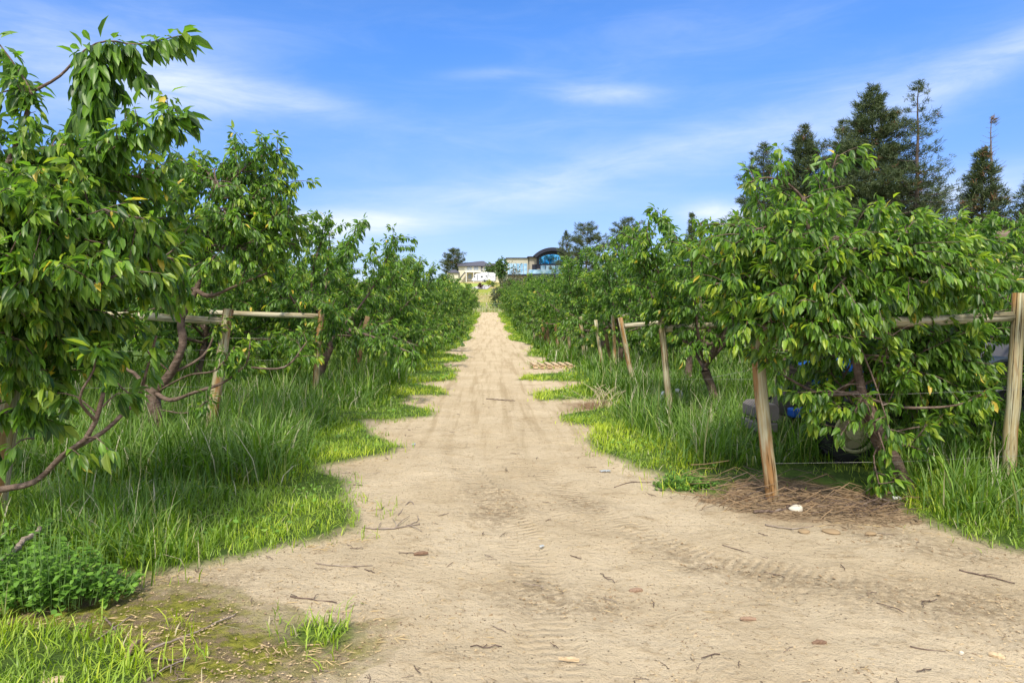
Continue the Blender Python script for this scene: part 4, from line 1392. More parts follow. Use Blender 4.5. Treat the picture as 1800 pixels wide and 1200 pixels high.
TB = M['twigbark']
GS = 'pruned sticks lying on the ground'
stick([(-40, 1072, .16), (20, 1030, .20), (70, 994, .24)], .020, .015, TB, 'thick grey weathered stick lying across the weeds at left', GS, 'stick', 'stick')
stick([(255, 1147), (330, 1120), (415, 1080)], .007, .004, TB, 'long straight grey stick pointing at the grass tuft', GS, 'stick', 'stick')
stick([(150, 1137), (190, 1110), (232, 1082)], .006, .003, TB, 'thin stick forming an X on the moss, the pale one', GS, 'stick', 'stick')
stick([(182, 1083), (203, 1108), (219, 1137)], .006, .004, M['bark'], 'thin brown stick crossing the pale one on the moss', GS, 'stick', 'stick')
stick([(112, 1124), (140, 1106), (170, 1088)], .005, .003, TB, 'short stick left of the crossed pair on the moss', GS, 'stick', 'stick')
stick([(258, 1202), (290, 1180), (332, 1160)], .006, .004, TB, 'stick near the bottom edge below the reddish bark curl', GS, 'stick', 'stick', side=[(.5, (300, 1190))])
stick([(262, 1163), (300, 1165), (335, 1163)], .006, .004, M['bark'], 'dark twig right of the reddish bark curl', GS, 'stick', 'stick')
stick([(510, 1050), (550, 1054), (592, 1058)], .005, .003, M['bark'], 'dark forked twig on bare dirt above the grass tuft', GS, 'stick', 'stick', side=[(.4, (560, 1047))])
stick([(555, 991), (600, 996), (655, 994)], .004, .003, TB, 'fine bowed twig on dirt below the left grass point', GS, 'stick', 'stick')
stick([(636, 927), (680, 930), (738, 921)], .007, .004, TB, 'twiggy branch on the dirt off the tip of the left lawn', GS, 'stick', 'stick', side=[(.5, (720, 908)), (.6, (690, 912)), (.3, (670, 920)), (.8, (742, 934))])
stick([(700, 905), (722, 880), (735, 912), (712, 925)], .005, .003, TB, 'curled twig above the twiggy branch on the track', GS, 'stick', 'stick')
stick([(568, 848), (600, 849), (637, 851)], .009, .006, TB, 'short straight stick in the dirt notch of the left grass', GS, 'stick', 'stick')
stick([(1686, 1002), (1735, 1012), (1784, 1024)], .006, .003, M['bark'], 'straight dark stick on the dirt at the right edge', GS, 'stick', 'stick', side=[(.4, (1762, 1014))])
stick([(1325, 902), (1372, 899), (1392, 890), (1440, 878)], .013, .008, M['bark'], 'dark bent branch beside the round pale stone', GS, 'stick', 'stick')
stick([(1345, 922), (1390, 930), (1430, 926)], .006, .003, TB, 'pale forked twig below the round stone', GS, 'stick', 'stick', side=[(.5, (1396, 938))])
stick([(1270, 958), (1310, 970), (1350, 983)], .004, .002, M['bark'], 'thin dark twig in front of the brush by the right post', GS, 'stick', 'stick')
stick([(1080, 857), (1110, 851), (1145, 850)], .005, .003, M['bark'], 'small dark twig left of the low green weed', GS, 'stick', 'stick')
stick([(1600, 1138), (1630, 1143), (1662, 1146)], .004, .002, M['bark'], 'slender curved twig low on the right-hand dirt', GS, 'stick', 'stick')
stick([(855, 700), (880, 702), (905, 706)], .012, .006, M['bark'], 'dark stick lying across the middle of the track', GS, 'stick', 'stick')


def chip(pxx, pyy, L, wdt, mat, label, ang, group='bark chips on the dirt'):
    c = ground_pt(pxx, pyy, .004)
    rg_ = np.random.default_rng(int(pxx + pyy))
    n = 9
    mb = MB()
    v = []
    for i in range(n):
        u = i / (n - 1)
        wl = wdt * (.35 + .65 * math.sin(PI * (.12 + .8 * u))) * rg_.uniform(.8, 1.15)
        lift = .007 * math.sin(PI * u) + rg_.uniform(0, .004)
        for s_, zz in ((-1, .0), (-.4, .007), (.4, .008), (1, .003)):
            v.append(((u - .5) * L, s_ * wl / 2 + rg_.normal(0, .002), lift + zz))
        for s_, zz in ((1, -.003), (-1, -.003)):
            v.append(((u - .5) * L, s_ * wl / 2 * .95, zz))
    f = [(i * 6 + j, i * 6 + (j + 1) % 6, (i + 1) * 6 + (j + 1) % 6, (i + 1) * 6 + j) for i in range(n - 1) for j in range(6)]
    f += [tuple(range(6))[::-1], tuple((n - 1) * 6 + j for j in range(6))]
    mb.add(v, f)
    o = mb.build('bark_chip', mat)
    o.location = [float(q) for q in c]; o.rotation_euler = (0, 0, R(ang))
    tag(o, label, 'bark chip', group)


M['redbark'] = plain('red_bark', (0.25, 0.16, 0.10), .7, 0, .35, 25, .4)
M['tanbark'] = plain('tan_bark', (0.50, 0.37, 0.22), .8, 0, .3, 25, .4)
M['darkbark'] = plain('dark_chip', (0.17, 0.10, 0.06), .8, 0, .3, 25, .4)
chip(1118, 1035, .085, .035, M['redbark'], 'curled orange-brown bark chip in the middle of the near dirt', 12)
chip(1315, 1094, .085, .02, M['redbark'], 'straight orange bark sliver on the right-hand dirt', -3)
chip(1440, 1137, .075, .022, M['darkbark'], 'dark brown bark chip low on the right-hand dirt', 4)
chip(1752, 1152, .065, .035, M['tanbark'], 'pale tan bark chip near the lower right corner', -40)
chip(1000, 1157, .10, .012, M['tanbark'], 'thin tan sliver at the bottom of the track', -12)
chip(740, 972, .10, .03, M['darkbark'], 'dark curled chip left of the tyre marks', 15)
# curled reddish bark by the moss
cc = ground_pt(248, 1150, .0)
mb = MB()
arc = [(-.008 + .03 * math.cos(a), .10 * math.sin(a), .025 + .02 * math.cos(a * 2)) for a in np.linspace(R(100), R(260), 12)]
mb.tube(arc, np.array([.004] + [.013] * 10 + [.005]), 8, True, .3, 2)
o = mb.build('bark_curl', M['redbark']); o.location = [float(v) for v in cc]
tag(o, 'reddish curved piece of bark on the moss near the bottom left', 'bark')


def rock(pxx, pyy, sx, sy, sz, label, group=None, mat=None, rz=0.0, up=0.0, name='stone'):
    import bmesh
    bm = bmesh.new()
    bmesh.ops.create_icosphere(bm, subdivisions=3, radius=1)
    rg_ = np.random.default_rng(int(pxx * 3 + pyy))
    ph = rg_.uniform(0, 6, 6)
    for v in bm.verts:
        c = v.co.copy()
        k = 1 + .10 * math.sin(c.x * 2.3 + ph[0]) + .10 * math.sin(c.y * 2.9 + ph[1]) + .07 * math.sin(c.z * 3.7 + c.x * 2 + ph[2])
        v.co = Vector((c.x * sx * k, c.y * sy * k, c.z * sz * k))
    me = bpy.data.meshes.new(name)
    bm.to_mesh(me); bm.free()
    me.polygons.foreach_set('use_smooth', [True] * len(me.polygons))
    me.materials.append(mat or M['stone'])
    o = link(name, me)
    c = ground_pt(pxx, pyy, sz * .55 + up)
    o.location = [float(v) for v in c]; o.rotation_euler = (0, 0, rz)
    tag(o, label, 'stone', group)
    return o


rock(1398, 897, .058, .045, .030, 'round pale stone beside the dark bent branch', 'loose stones')
rock(96, 1204, .06, .045, .022, 'tan flat stone in the grass at the bottom left corner', 'loose stones', M['tanbark'])
rock(1460, 938, .07, .05, .018, 'flat half buried stone below the brush pile, the widest', 'loose stones', M['clod'])
rock(1415, 936, .045, .035, .015, 'flat half buried stone left of the widest one', 'loose stones', M['clod'])
rock(1530, 946, .04, .03, .014, 'small flat stone right of the widest one', 'loose stones', M['clod'])
rock(1690, 1147, .012, .010, .010, 'pebble beside the pale tan bark chip', 'loose stones')

# scraps of plastic and an irrigation stake by the leaning trunk
def scrap(pxx, pyy, L, wdt, mat, label, ang, seed):
    rg_ = np.random.default_rng(seed)
    nx, ny = 10, 5
    v = []
    for lay in (0, 1):
        for i in range(nx):
            for j in range(ny):
                v.append(((i / (nx - 1) - .5) * L, (j / (ny - 1) - .5) * wdt * (1 + .3 * math.sin(i * 1.7)), .006 + .012 * abs(math.sin(i * 1.3 + j * 1.9)) + lay * .002))
    f = []
    for lay in (0, 1):
        b = lay * nx * ny
        f += [(b + i * ny + j, b + (i + 1) * ny + j, b + (i + 1) * ny + j + 1, b + i * ny + j + 1) for i in range(nx - 1) for j in range(ny - 1)]
    ring = [j for j in range(ny)] + [i * ny + ny - 1 for i in range(1, nx)] + [(nx - 1) * ny + j for j in range(ny - 2, -1, -1)] + [i * ny for i in range(nx - 2, 0, -1)]
    f += [(ring[k], ring[(k + 1) % len(ring)], nx * ny + ring[(k + 1) % len(ring)], nx * ny + ring[k]) for k in range(len(ring))]
    mb = MB(); mb.add(v, f, True)
    o = mb.build('plastic_scrap', mat)
    o.location = [float(q) for q in ground_pt(pxx, pyy, 0)]; o.rotation_euler = (0, 0, R(ang))
    tag(o, label, 'litter', 'plastic scraps on the dirt')


M['bluefilm'] = plain('pale_blue_film', (0.40, 0.43, 0.44), .4, 0, .15)
scrap(1064, 826, .11, .05, M['bluefilm'], 'scrap of pale blue plastic at the foot of the right grass', 10, 1)
scrap(952, 961, .035, .02, M['bluefilm'], 'tiny pale blue plastic scrap on the right of the tyre marks', 40, 2)
scrap(727, 780, .08, .035, M['bluefilm'], 'pale blue plastic scrap left of the track middle', 80, 3)
for q, lab in (((1577, 884), 'white pipe end left of the leaning trunk foot'), ((1632, 890), 'white pipe end right of the leaning trunk foot')):
    c = ground_pt(*q, up=.03)
    mb = MB(); mb.tube(dense([(-.035, 0, .006), (0, 0, .008), (.03, -.012, .0)], .02), .017, 10)
    o = mb.build('pipe_end', M['white']); o.location = [float(v) for v in c]
    tag(o, lab, 'pipe', 'white pipe ends by the trunk')

# small twigs scattered over the dirt: one mesh per shape, copied
rgs = np.random.default_rng(77)
protos = []
for i in range(5):
    L = rgs.uniform(.07, .16)
    p = [(-L / 2, 0, .005)]
    for k in range(5):
        p.append((p[-1][0] + L / 5, p[-1][1] + rgs.normal(0, L * .06), .005 + abs(rgs.normal(0, .003))))
    mb = MB(); mb.tube(dense(p, .02), .0026, 5)
    mb.tube([p[2], (p[2][0] + L * .15, p[2][1] + L * .2, .006)], .0018, 5)
    protos.append(mb.mesh('twig', [M['bark'], TB][i % 2]))
cnt = 0
while cnt < 110:
    y = 3.1 + 10 * rgs.uniform() ** 1.8
    x = rgs.uniform(-2.2, 3.6)
    if soft([WL, WR, CORNER, LITTER], np.array([x]), np.array([y]), .05, 3)[0] > 0 or abs(x) > .7 * y:
        continue
    o = link('twig', protos[cnt % 5])
    o.location = (x, y, float(gz(x, y)))
    o.rotation_euler = (0, 0, rgs.uniform(0, 6.28))
    o.scale = [rgs.uniform(.5, 1.15)] * 3
    tag(o, 'tiny broken twig scattered loose on the bare dirt', 'twig', 'tiny twigs strewn over the bare dirt')
    cnt += 1


def litter_bits(name, n, region, size, mat, seed, flat=.35, edge=None):
    """crumbs of soil / straw: countless small irregular pieces"""
    rg_ = np.random.default_rng(seed)
    x, y = region(rg_, n)
    n = len(x)
    a = rg_.uniform(0, 2 * PI, n)
    L = rg_.uniform(*size, n)
    asp = rg_.uniform(.25, .9, n) if flat else rg_.uniform(.03, .08, n)
    z = gz(x, y)
    V = np.zeros((n, 6, 3))
    c, s_ = np.cos(a), np.sin(a)
    hgt = L * (rg_.uniform(.2, .42, n) if flat else .06)
    if not flat:
        tilt = rg_.normal(0, .10, n) * L
    else:
        tilt = np.zeros(n)
    for i, (u, v, zz) in enumerate(((-.5, 0, .2), (0, -.5, .15), (.5, 0, .25), (0, .5, .2), (.18 - .0, -.12, 1.0), (0, 0, -.4))):
        V[:, i, 0] = x + (u * c - v * asp * s_) * L
        V[:, i, 1] = y + (u * s_ + v * asp * c) * L
        V[:, i, 2] = z + hgt * zz + tilt * u + (0 if flat else .006)
    me = pattern_mesh(name, V, [(0, 1, 4), (1, 2, 4), (2, 3, 4), (3, 0, 4), (1, 0, 5), (2, 1, 5), (3, 2, 5), (0, 3, 5)], None, mat, False)
    o = link(name, me)
    tag(o, kind='stuff')


def on_dirt(rg_, n):
    y = 2.9 + 12 * rg_.uniform(0, 1, n) ** 2.0
    x = rg_.uniform(-1, 1, n) * np.minimum(.8 * y + .2, 4.5)
    k = soft([WL, WR, CORNER], x, y, .05, 3) < .5
    cl = fbm(x * 2.5, y * 2.5, 55, 3)
    k &= rg_.uniform(0, 1, n) < sstep(cl, .38, .65)
    return x[k], y[k]


def near_edges(rg_, n):
    x, y = on_dirt(rg_, n * 3)
    k = soft([WL, WR, CORNER, TUFT, LITTER], x, y, .28, 6) > .05
    return x[k], y[k]


def in_litter(rg_, n):
    x = rg_.uniform(1.7, 4.4, n); y = rg_.uniform(5.0, 7.3, n)
    k = rg_.uniform(0, 1, n) < soft([LITTER], x, y, .12, 5)
    return x[k], y[k]


def in_damp(rg_, n):
    x = rg_.uniform(-2.3, 4.4, n); y = rg_.uniform(3, 7.2, n)
    k = rg_.uniform(0, 1, n) < soft(DAMP[:5] + [MOSS], x, y, .1, 5)
    return x[k], y[k]


M['darkcrumb'] = plain('dark_soil_crumb', (0.20, 0.135, 0.08), .95, 0, .35, 3)
litter_bits('soil_crumbs', 16000, on_dirt, (.004, .02), M['crumb'], 1)
litter_bits('dark_soil_crumbs', 9000, on_dirt, (.005, .017), M['darkcrumb'], 2)
litter_bits('soil_clods', 4200, in_damp, (.008, .032), M['clod'], 3)
litter_bits('dry_straw', 5200, near_edges, (.02, .09), M['straw'], 4, 0)
litter_bits('dark_debris', 2600, on_dirt, (.02, .06), M['deadleaf'], 24, 0)
litter_bits('loose_straw', 1800, on_dirt, (.02, .07), M['straw'], 14, 0)
litter_bits('fallen_bark_bits', 1500, near_edges, (.01, .03), M['deadleaf'], 5, .5)
litter_bits('pruning_litter', 3000, in_litter, (.03, .20), M['deadleaf'], 6, 0)
litter_bits('brown_litter', 5000, in_litter, (.02, .16), M['deadleaf'], 16, 0)
litter_bits('brown_leaf_litter', 2600, in_litter, (.015, .06), M['deadleaf'], 7, .5)


def brush_pile():
    """cut prunings heaped round the foot of the nearest right post"""
    rg_ = np.random.default_rng(9)
    mb = MB(); mb2 = MB()
    for i in range(190):
        px_, py_ = rg_.uniform(1215, 1600), rg_.uniform(846, 905)
        if px_ > 1440:
            py_ = rg_.uniform(870, 915)
        c = ground_pt(px_, py_, .01 + abs(rg_.normal(0, .05)) * (1.6 if px_ < 1340 else .7))
        a = rg_.uniform(-.6, .6) + (PI if rg_.uniform() < .5 else 0)
        L = rg_.uniform(.15, .55)
        d = np.array([math.cos(a), math.sin(a) * .6, rg_.normal(0, .16)])
        p = [c - d * L / 2, c + rg_.normal(0, .045, 3) + np.array([0, 0, .02]), c + d * L / 2]
        (mb if rg_.uniform() < .6 else mb2).tube(dense(p, .12), rg_.uniform(.0015, .0042), 5)
    o = mb.build('brush_pile', plain('dry_prunings', (0.25, 0.165, 0.09), .85, 0, .3, 6))
    tag(o, kind='stuff')
    o = mb2.build('dark_brush', M['bark'])
    tag(o, kind='stuff')


brush_pile()

# dry pale stems standing in the grass before the scarred post
def dry_stems(label, c0, n, seed, hgt=.45):
    rg_ = np.random.default_rng(seed)
    mb = MB()
    for i in range(n):
        a = rg_.uniform(0, 6.28); t = rg_.uniform(.3, 1.2)
        L = hgt * rg_.uniform(.6, 1.3)
        b = np.array([rg_.normal(0, .12), rg_.normal(0, .12), 0])
        d = np.array([math.cos(a) * t, math.sin(a) * t, 1]); d /= np.linalg.norm(d)
        p = [b, b + d * L * .55, b + d * L + np.array([math.cos(a) * .1, 0, -.08])]
        mb.tube(dense(p, .08), np.linspace(.006, .003, len(dense(p, .08))), 5)
        if rg_.uniform() < .6:
            q = b + d * L * .6
            mb.tube([q, q + np.array([rg_.normal(0, .12), rg_.normal(0, .1), .12])], .003, 5)
    o = mb.build('dry_weed', plain('dry_stem', (0.50, 0.42, 0.26), .8, 0, .2, 7))
    x, y = c0
    o.location = (x, y, float(gz(x, y)))
    tag(o, label, 'dead weed')


dry_stems('tangle of pale dead stems in the grass before the scarred post', (1.95, 11.6), 26, 3)

# broad-leaved weeds


def weed(label, cx, cy, rx, ry, hgt, n, seed, size=.05, group='broad-leaved weeds on the dirt'):
    rg_ = np.random.default_rng(seed)
    z0 = float(gz(cx, cy))
    root = empty('weed', (cx, cy, z0))
    tag(root, label, 'weed', group)
    Ps, Ts, Ns, Ls = [], [], [], []
    mb = MB()
    for i in range(n):
        a = rg_.uniform(0, 6.28); r_ = math.sqrt(rg_.uniform()) * (.62 + .75 * float(vnoise(math.cos(a) * 2.5 + 9, math.sin(a) * 2.5, seed + 3)))
        b = np.array([math.cos(a) * r_ * rx, math.sin(a) * r_ * ry, 0])
        hh = hgt * (1.05 - .55 * r_ * r_) * rg_.uniform(.35, 1.25) * (.55 + .9 * float(vnoise(b[0] * 7, b[1] * 7, seed)))
        tip = b + np.array([math.cos(a) * .05 * r_, math.sin(a) * .05 * r_, hh])
        mb.tube([b, (b + tip) / 2 + rg_.normal(0, .008, 3), tip], .0025, 4, False)
        for k in range(int(rg_.integers(7, 13))):
            f = rg_.uniform(.25, 1)
            p = b * (1 - f) + tip * f
            aa = rg_.uniform(0, 6.28)
            o_ = np.array([math.cos(aa), math.sin(aa), 0])
            Ps.append(p); Ts.append(o_ + np.array([0, 0, rg_.uniform(-.5, .5)])); Ns.append(np.array([0, 0, 1]) + o_ * .2 + rg_.normal(0, .2, 3)); Ls.append(size * rg_.uniform(.6, 1.3))
    Ls = np.array(Ls)
    me = leaf_mesh('leaves', np.array(Ps), np.array(Ts), np.array(Ns), Ls, Ls * .62, np.clip(rg_.normal(.5, .25, len(Ls)), 0, 1), rg_.beta(1.2, 3, len(Ls)) * .8, M['weed'], rg_.uniform(0, .3, len(Ls)), .2)
    link('leaves', me, root)
    mb.build('stems', plain('weed_stem', (0.14, 0.24, 0.06), .7), root)


x, y = G(85, 1062); weed('large leafy green weed clump beside the thick grey stick', x - .05, y + .05, .40, .26, .27, 300, 1, .040)
x, y = G(-60, 1060); weed('leafy weed clump cut by the left edge of the photo', x, y + .08, .36, .3, .27, 220, 2, .040)
x, y = G(20, 1000); weed('leafy weeds in the grass behind the thick grey stick', x, y + .05, .45, .25, .24, 200, 12, .040)
x, y = G(1212, 866); weed('low bright green weed clump left of the brush pile', x, y + .12, .24, .17, .14, 150, 3, .034)
x, y = G(205, 1028); weed('tiny weed seedling on the bare soil right of the big weed clump', x, y, .05, .04, .03, 10, 4, .03)

# ------------------------------------------------------------------ conifers


def needles(Pp, Dd, rg_, per, ln, wd):
    """tufts of needle blades around branch tips"""
    n = len(Pp)
    V = np.zeros((n * per, 3, 3))
    P2 = np.repeat(Pp, per, 0); D2 = np.repeat(Dd, per, 0)
    D = unit(D2 * .7 + rg_.normal(0, .62, (n * per, 3)) + np.array([0, 0, .25]))
    S = unit(np.cross(D, rg_.normal(0, 1, (n * per, 3))))
    L = ln * rg_.uniform(.6, 1.2, n * per)
    P2 = P2 + rg_.normal(0, ln * .25, P2.shape)
    V[:, 0] = P2 - S * wd / 2
    V[:, 1] = P2 + S * wd / 2
    V[:, 2] = P2 + D * L[:, None]
    return V


def conifer(name, label, loc, height, width, seed, base=.18, dens=1.0, top_bare=0.0, sparse=1.0, brown=.02, group='conifers beyond the orchard', cat='tree', ln=.42, shape='cone', tips=9, trunk_r=None):
    rg_ = np.random.default_rng(seed)
    root = empty(name, loc)
    tag(root, label, cat, group)
    k = 14
    tz = np.linspace(-.3, height, k)
    tp = np.stack([np.cumsum(rg_.normal(0, .02 * height / 10, k)), np.cumsum(rg_.normal(0, .02 * height / 10, k)), tz], 1)
    tr = trunk_r or height * .017
    wv, wq, nb = [], [], 0
    V, Q = tube_np(tp, np.linspace(tr, .02, k), 8, .06, seed); wv.append(V); wq.append(Q); nb += len(V)
    Pp, Dd = [], []
    z = height * base
    step = .30 * height / 14 / dens
    while z < height * .985:
        u = (z / height - base) / (1 - base)
        if shape == 'cone':
            rad = width * (1 - u) ** .88 * 1.08 * min(1, .55 + u * 3) + .12
        else:
            rad = width * (math.sin(PI * min(1, .20 + .80 * u)) ** .7) * .95 + .15
        nb_ = int(max(2, rg_.poisson(5.2 * sparse)))
        a0 = rg_.uniform(0, 6.28)
        cx, cy = np.interp(z, tz, tp[:, 0]), np.interp(z, tz, tp[:, 1])
        for i in range(nb_):
            a = a0 + i * 2 * PI / nb_ + rg_.normal(0, .25)
            L = rad * rg_.uniform(.45, 1.22)
            rise = rg_.uniform(-.25, .15) + .35 * u
            o = np.array([math.cos(a), math.sin(a), 0])
            pts = np.array([(cx, cy, z) + o * 0, (cx, cy, z) + o * L * .5 + np.array([0, 0, L * .5 * rise - .03 * L]), (cx, cy, z) + o * L + np.array([0, 0, L * (rise + .12)])])
            V, Q = tube_np(dense(pts, max(.3, L / 4)), np.linspace(max(.012, L * .016), .008, len(dense(pts, max(.3, L / 4)))), 4, 0, 1)
            wv.append(V); wq.append(Q + nb); nb += len(V)
            bare = (u > 1 - top_bare and rg_.uniform() < .93)
            if bare:
                continue
            m = max(3, int(tips * L / 2.2 * rg_.uniform(.7, 1.2)))
            f = rg_.uniform(.30, 1.05, m) ** .8
            side = np.array([-o[1], o[0], 0])
            sp = rg_.normal(0, .17, m) * L * (.4 + .6 * f)
            q = np.array([cx, cy, z]) + o * (L * f)[:, None] + side * sp[:, None]
            q[:, 2] += L * f * rise + .12 * L * f * f + rg_.normal(0, .10, m) * (L * .3 + .3)
            Pp.append(q); Dd.append(np.repeat([o + np.array([0, 0, .3])], m, 0))
        z += step * rg_.uniform(.6, 1.4)
    wv = np.concatenate(wv); wq = np.concatenate(wq)
    link('trunk', raw_mesh('trunk', wv, wq.ravel(), np.arange(len(wq)) * 4, True, None, M['deadbark'] if top_bare > .3 else M['pinebark']), root)
    Pp = np.concatenate(Pp); Dd = np.concatenate(Dd)
    per = 13
    V = needles(Pp, Dd, rg_, per, ln, .055 * ln / .42)
    cl = rg_.uniform(0, 1, len(Pp))
    tint = np.clip(np.repeat(cl, per) * .7 + rg_.uniform(0, .3, len(V)), 0, 1)
    yg = np.where(np.repeat(rg_.uniform(0, 1, len(Pp)) < brown, per), 1.0, rg_.uniform(0, .8, len(V)))
    link('crown', pattern_mesh('crown', V, [(0, 1, 2)], dict(tint=tint, young=yg), M['pine'], False), root)
    return root


def at(pxx, d):
    x = (pxx - CX) / F * d
    return (x, d, H(x, d))


def tall(py, d, x):
    return EYE + (CY - py) / F * d - H(x, d)


def con(pxx, pyy, d, width, label, seed, **kw):
    loc = at(pxx, d)
    return conifer(kw.pop('name', 'pine_tree'), label, loc, tall(pyy, d, loc[0]), width, seed, **kw)


con(1530, 150, 58, 6.9, 'broadest tall dense pine, left of the sparse one with bare trunk', 11, base=.12, dens=1.3, tips=20, sparse=1.25)
con(1415, 220, 62, 5.4, 'dense dark pine standing left of the broadest pine', 12, base=.1, dens=1.25, tips=17, sparse=1.15)
con(1342, 250, 68, 5.6, 'loose pine at the left end of the tall pine group', 13, base=.12, dens=1.05, tips=13, sparse=.95)
con(1480, 208, 70, 3.6, 'narrow pine seen between the two densest pines', 23, base=.1, dens=1.2, tips=16)
con(1614, 140, 54, 4.3, 'tall thin pine with sparse crown and visible straight trunk', 14, base=.22, dens=.95, sparse=.72, tips=8, ln=.36)
con(1728, 262, 50, 3.3, 'short dense spruce beneath the bare dead treetop', 15, base=.05, dens=1.3, tips=13, brown=.10, name='spruce_tree')
con(1741, 205, 53, 2.4, 'dead bare-topped conifer rising behind the short spruce', 16, base=.12, dens=.9, top_bare=.75, brown=.75, sparse=.7, tips=5, name='dead_conifer')
con(1822, 300, 48, 2.6, 'conifer cut off by the right edge of the photo', 17, base=.1)
con(1031, 392, 150, 5.2, 'round-topped pine hiding the right end of the modern house', 18, base=.1, dens=.75, sparse=.8, shape='round', tips=9, ln=.6)
con(995, 405, 156, 3.2, 'slimmer pine in front of the curved roof', 19, base=.15, dens=.7, sparse=.65, tips=8, ln=.55)
con(1105, 384, 140, 4.6, 'green rounded tree behind the right rows', 20, base=.12, dens=.8, sparse=.85, shape='round', tips=9, ln=.6)
con(796, 436, 235, 4.4, 'lone dark pine left of the cream house', 21, base=.12, shape='round', dens=.62, tips=8, ln=.75, sparse=.75)
con(1216, 372, 120, 1.6, 'thin distant conifer tip behind the right rows', 22, base=.1, ln=.5)

# ------------------------------------------------------------------ shrubs and the houses on the hill


def shrub(label, loc, rx, ry, hgt, n, seed, mat, size=.3, group='shrubs on the hillside', name='shrub', airy=0.0):
    rg_ = np.random.default_rng(seed)
    root = empty(name, loc)
    tag(root, label, 'shrub' if name == 'shrub' else 'tree', group)
    mb = MB()
    Ps = []
    lobes = [(rg_.normal(0, .35, 2) * (rx, ry), rg_.uniform(.45, .8), rg_.uniform(.35, .62)) for _ in range(9)]
    for i in range(n):
        c, zc, rr = lobes[i % 9]
        v = unit(rg_.normal(0, 1, 3)) * rg_.uniform(.35, 1.0) ** (.5 + airy)
        Ps.append((c[0] + v[0] * rx * rr, c[1] + v[1] * ry * rr, max(.05, hgt * (zc + v[2] * .40))))
    for i in range(9):
        c, zc, rr = lobes[i]
        mb.tube(dense([(0, 0, -.2), (c[0] * .4, c[1] * .4, hgt * zc * .5), (c[0], c[1], hgt * zc)], hgt / 5), hgt * .012, 5, False)
    Ps = np.array(Ps)
    T = unit(rg_.normal(0, 1, (n, 3)) + np.array([0, 0, -.3])); N = rg_.normal(0, .6, (n, 3)) + np.array([0, -.3, .8])
    L = size * rg_.uniform(.6, 1.3, n)
    me = leaf_mesh('foliage', Ps, T, N, L, L * .55, np.clip(rg_.normal(.45, .28, n), 0, 1), rg_.beta(1.2, 3, n), M[mat], rg_.uniform(0, .4, n), .3)
    link('foliage', me, root)
    mb.build('stem', M['pinebark'], root)
    return root


def hp(pxx, d):
    x = (pxx - CX) / F * d
    return (x, d, H(x, d))


shrub('green tree between the travel trailer and the modern house', hp(880, 176), 2.1, 2.0, 6.2, 700, 31, 'shrub', .75, name='broadleaf_tree', group='garden trees by the houses')
shrub('rounded green tree just right of the cream house', hp(862, 200), 1.9, 1.8, 5.4, 500, 32, 'shrub', .75, name='broadleaf_tree', group='garden trees by the houses')
shrub('thin airy sapling in front of the modern house glass', hp(905, 150), 1.5, 1.4, 5.6, 110, 33, 'olive', .42, name='sapling', airy=.6, group='garden trees by the houses')
shrub('yellow-green garden shrub below the trailer', hp(859, 160), 1.0, .9, 1.5, 260, 34, 'yellow', .3)
shrub('dark maroon shrub on the gravel bank', hp(846, 148), .8, .7, 1.2, 220, 35, 'maroon', .28)
shrub('dark shrub right of the yellow-green one', hp(868, 158), .9, .8, 1.2, 200, 36, 'shrub', .28)
for i, (pxx, d, rx, hg, mt, lab) in enumerate((
        (903, 118, 3.2, 3.2, 'olive', 'big olive-brown bush at the top end of the right rows'),
        (888, 104, 2.2, 2.6, 'olive', 'brownish bush beside the track end on the right'),
        (930, 126, 3.6, 3.0, 'olive', 'olive bush below the modern house terrace'),
        (962, 122, 3.8, 3.3, 'shrub', 'green bush right below the curved-roof house'),
        (872, 92, .9, 1.3, 'shrub', 'small green bush by the far wire fence'),
        (838, 93, 1.2, 1.4, 'shrub', 'small bush left of the far fence post'),
        (782, 200, 2.4, 3.0, 'shrub', 'low shrub at the left corner of the cream shed'))):
    shrub(lab, hp(pxx, d), rx, rx * .8, hg, 900 if rx > 2 else 300, 40 + i, mt, .42 if rx > 2 else .22)


def far_fence():
    root = empty('wire_fence', (0, 88.5, H(0, 88.5)))
    tag(root, 'low wire fence with pale posts across the end of the track', 'fence')
    for i, x in enumerate((-2.4, -.35, 1.65, 3.6)):
        MB().tube([(x, 0, -.2), (x + .02, 0, 1.25)], .07, 8).build('post', M['rail'], root)
    for z in (.4, .75, 1.1):
        MB().tube([(-2.4, 0, z), (3.6, 0, z)], .012, 4).build('wire', M['wire'], root)


far_fence()


def tall_weeds_end():
    """dry meadow growth along the far fence and hill foot"""
    rg_ = np.random.default_rng(61)
    n = 9000
    x = rg_.uniform(-12, 16, n); y = 87 + 45 * rg_.uniform(0, 1, n) ** 1.5
    h_ = rg_.uniform(.25, .8, n) * np.where(y < 92, 1.2, .7)
    blades('dry_meadow_grass', x, y, h_, rg_.uniform(.03, .07, n), rg_.uniform(.1, .7, n), rg_.uniform(.2, 1, n), np.where(rg_.uniform(0, 1, n) < .62, 1.0, rg_.uniform(0, .6, n)), M['tall'], rg_)


tall_weeds_end()

# smooth lawn and gravel drive on the hillside (thin sheets over the terrain)


def patch(name, quad, mat, lift=.02, n=14, m=8):
    q = [np.array(p, float) for p in quad]
    v = []
    for i in range(n + 1):
        for j in range(m + 1):
            u, w_ = i / n, j / m
            p = (q[0] * (1 - u) + q[1] * u) * (1 - w_) + (q[3] * (1 - u) + q[2] * u) * w_
            v.append((p[0], p[1], H(p[0], p[1]) + lift))
    f = [(i * (m + 1) + j, (i + 1) * (m + 1) + j, (i + 1) * (m + 1) + j + 1, i * (m + 1) + j + 1) for i in range(n) for j in range(m)]
    mb = MB(); mb.add(v, f, True)
    o = mb.build(name, mat)
    tag(o, kind='structure')


def hx(pxx, d):
    return ((pxx - CX) / F * d, d)


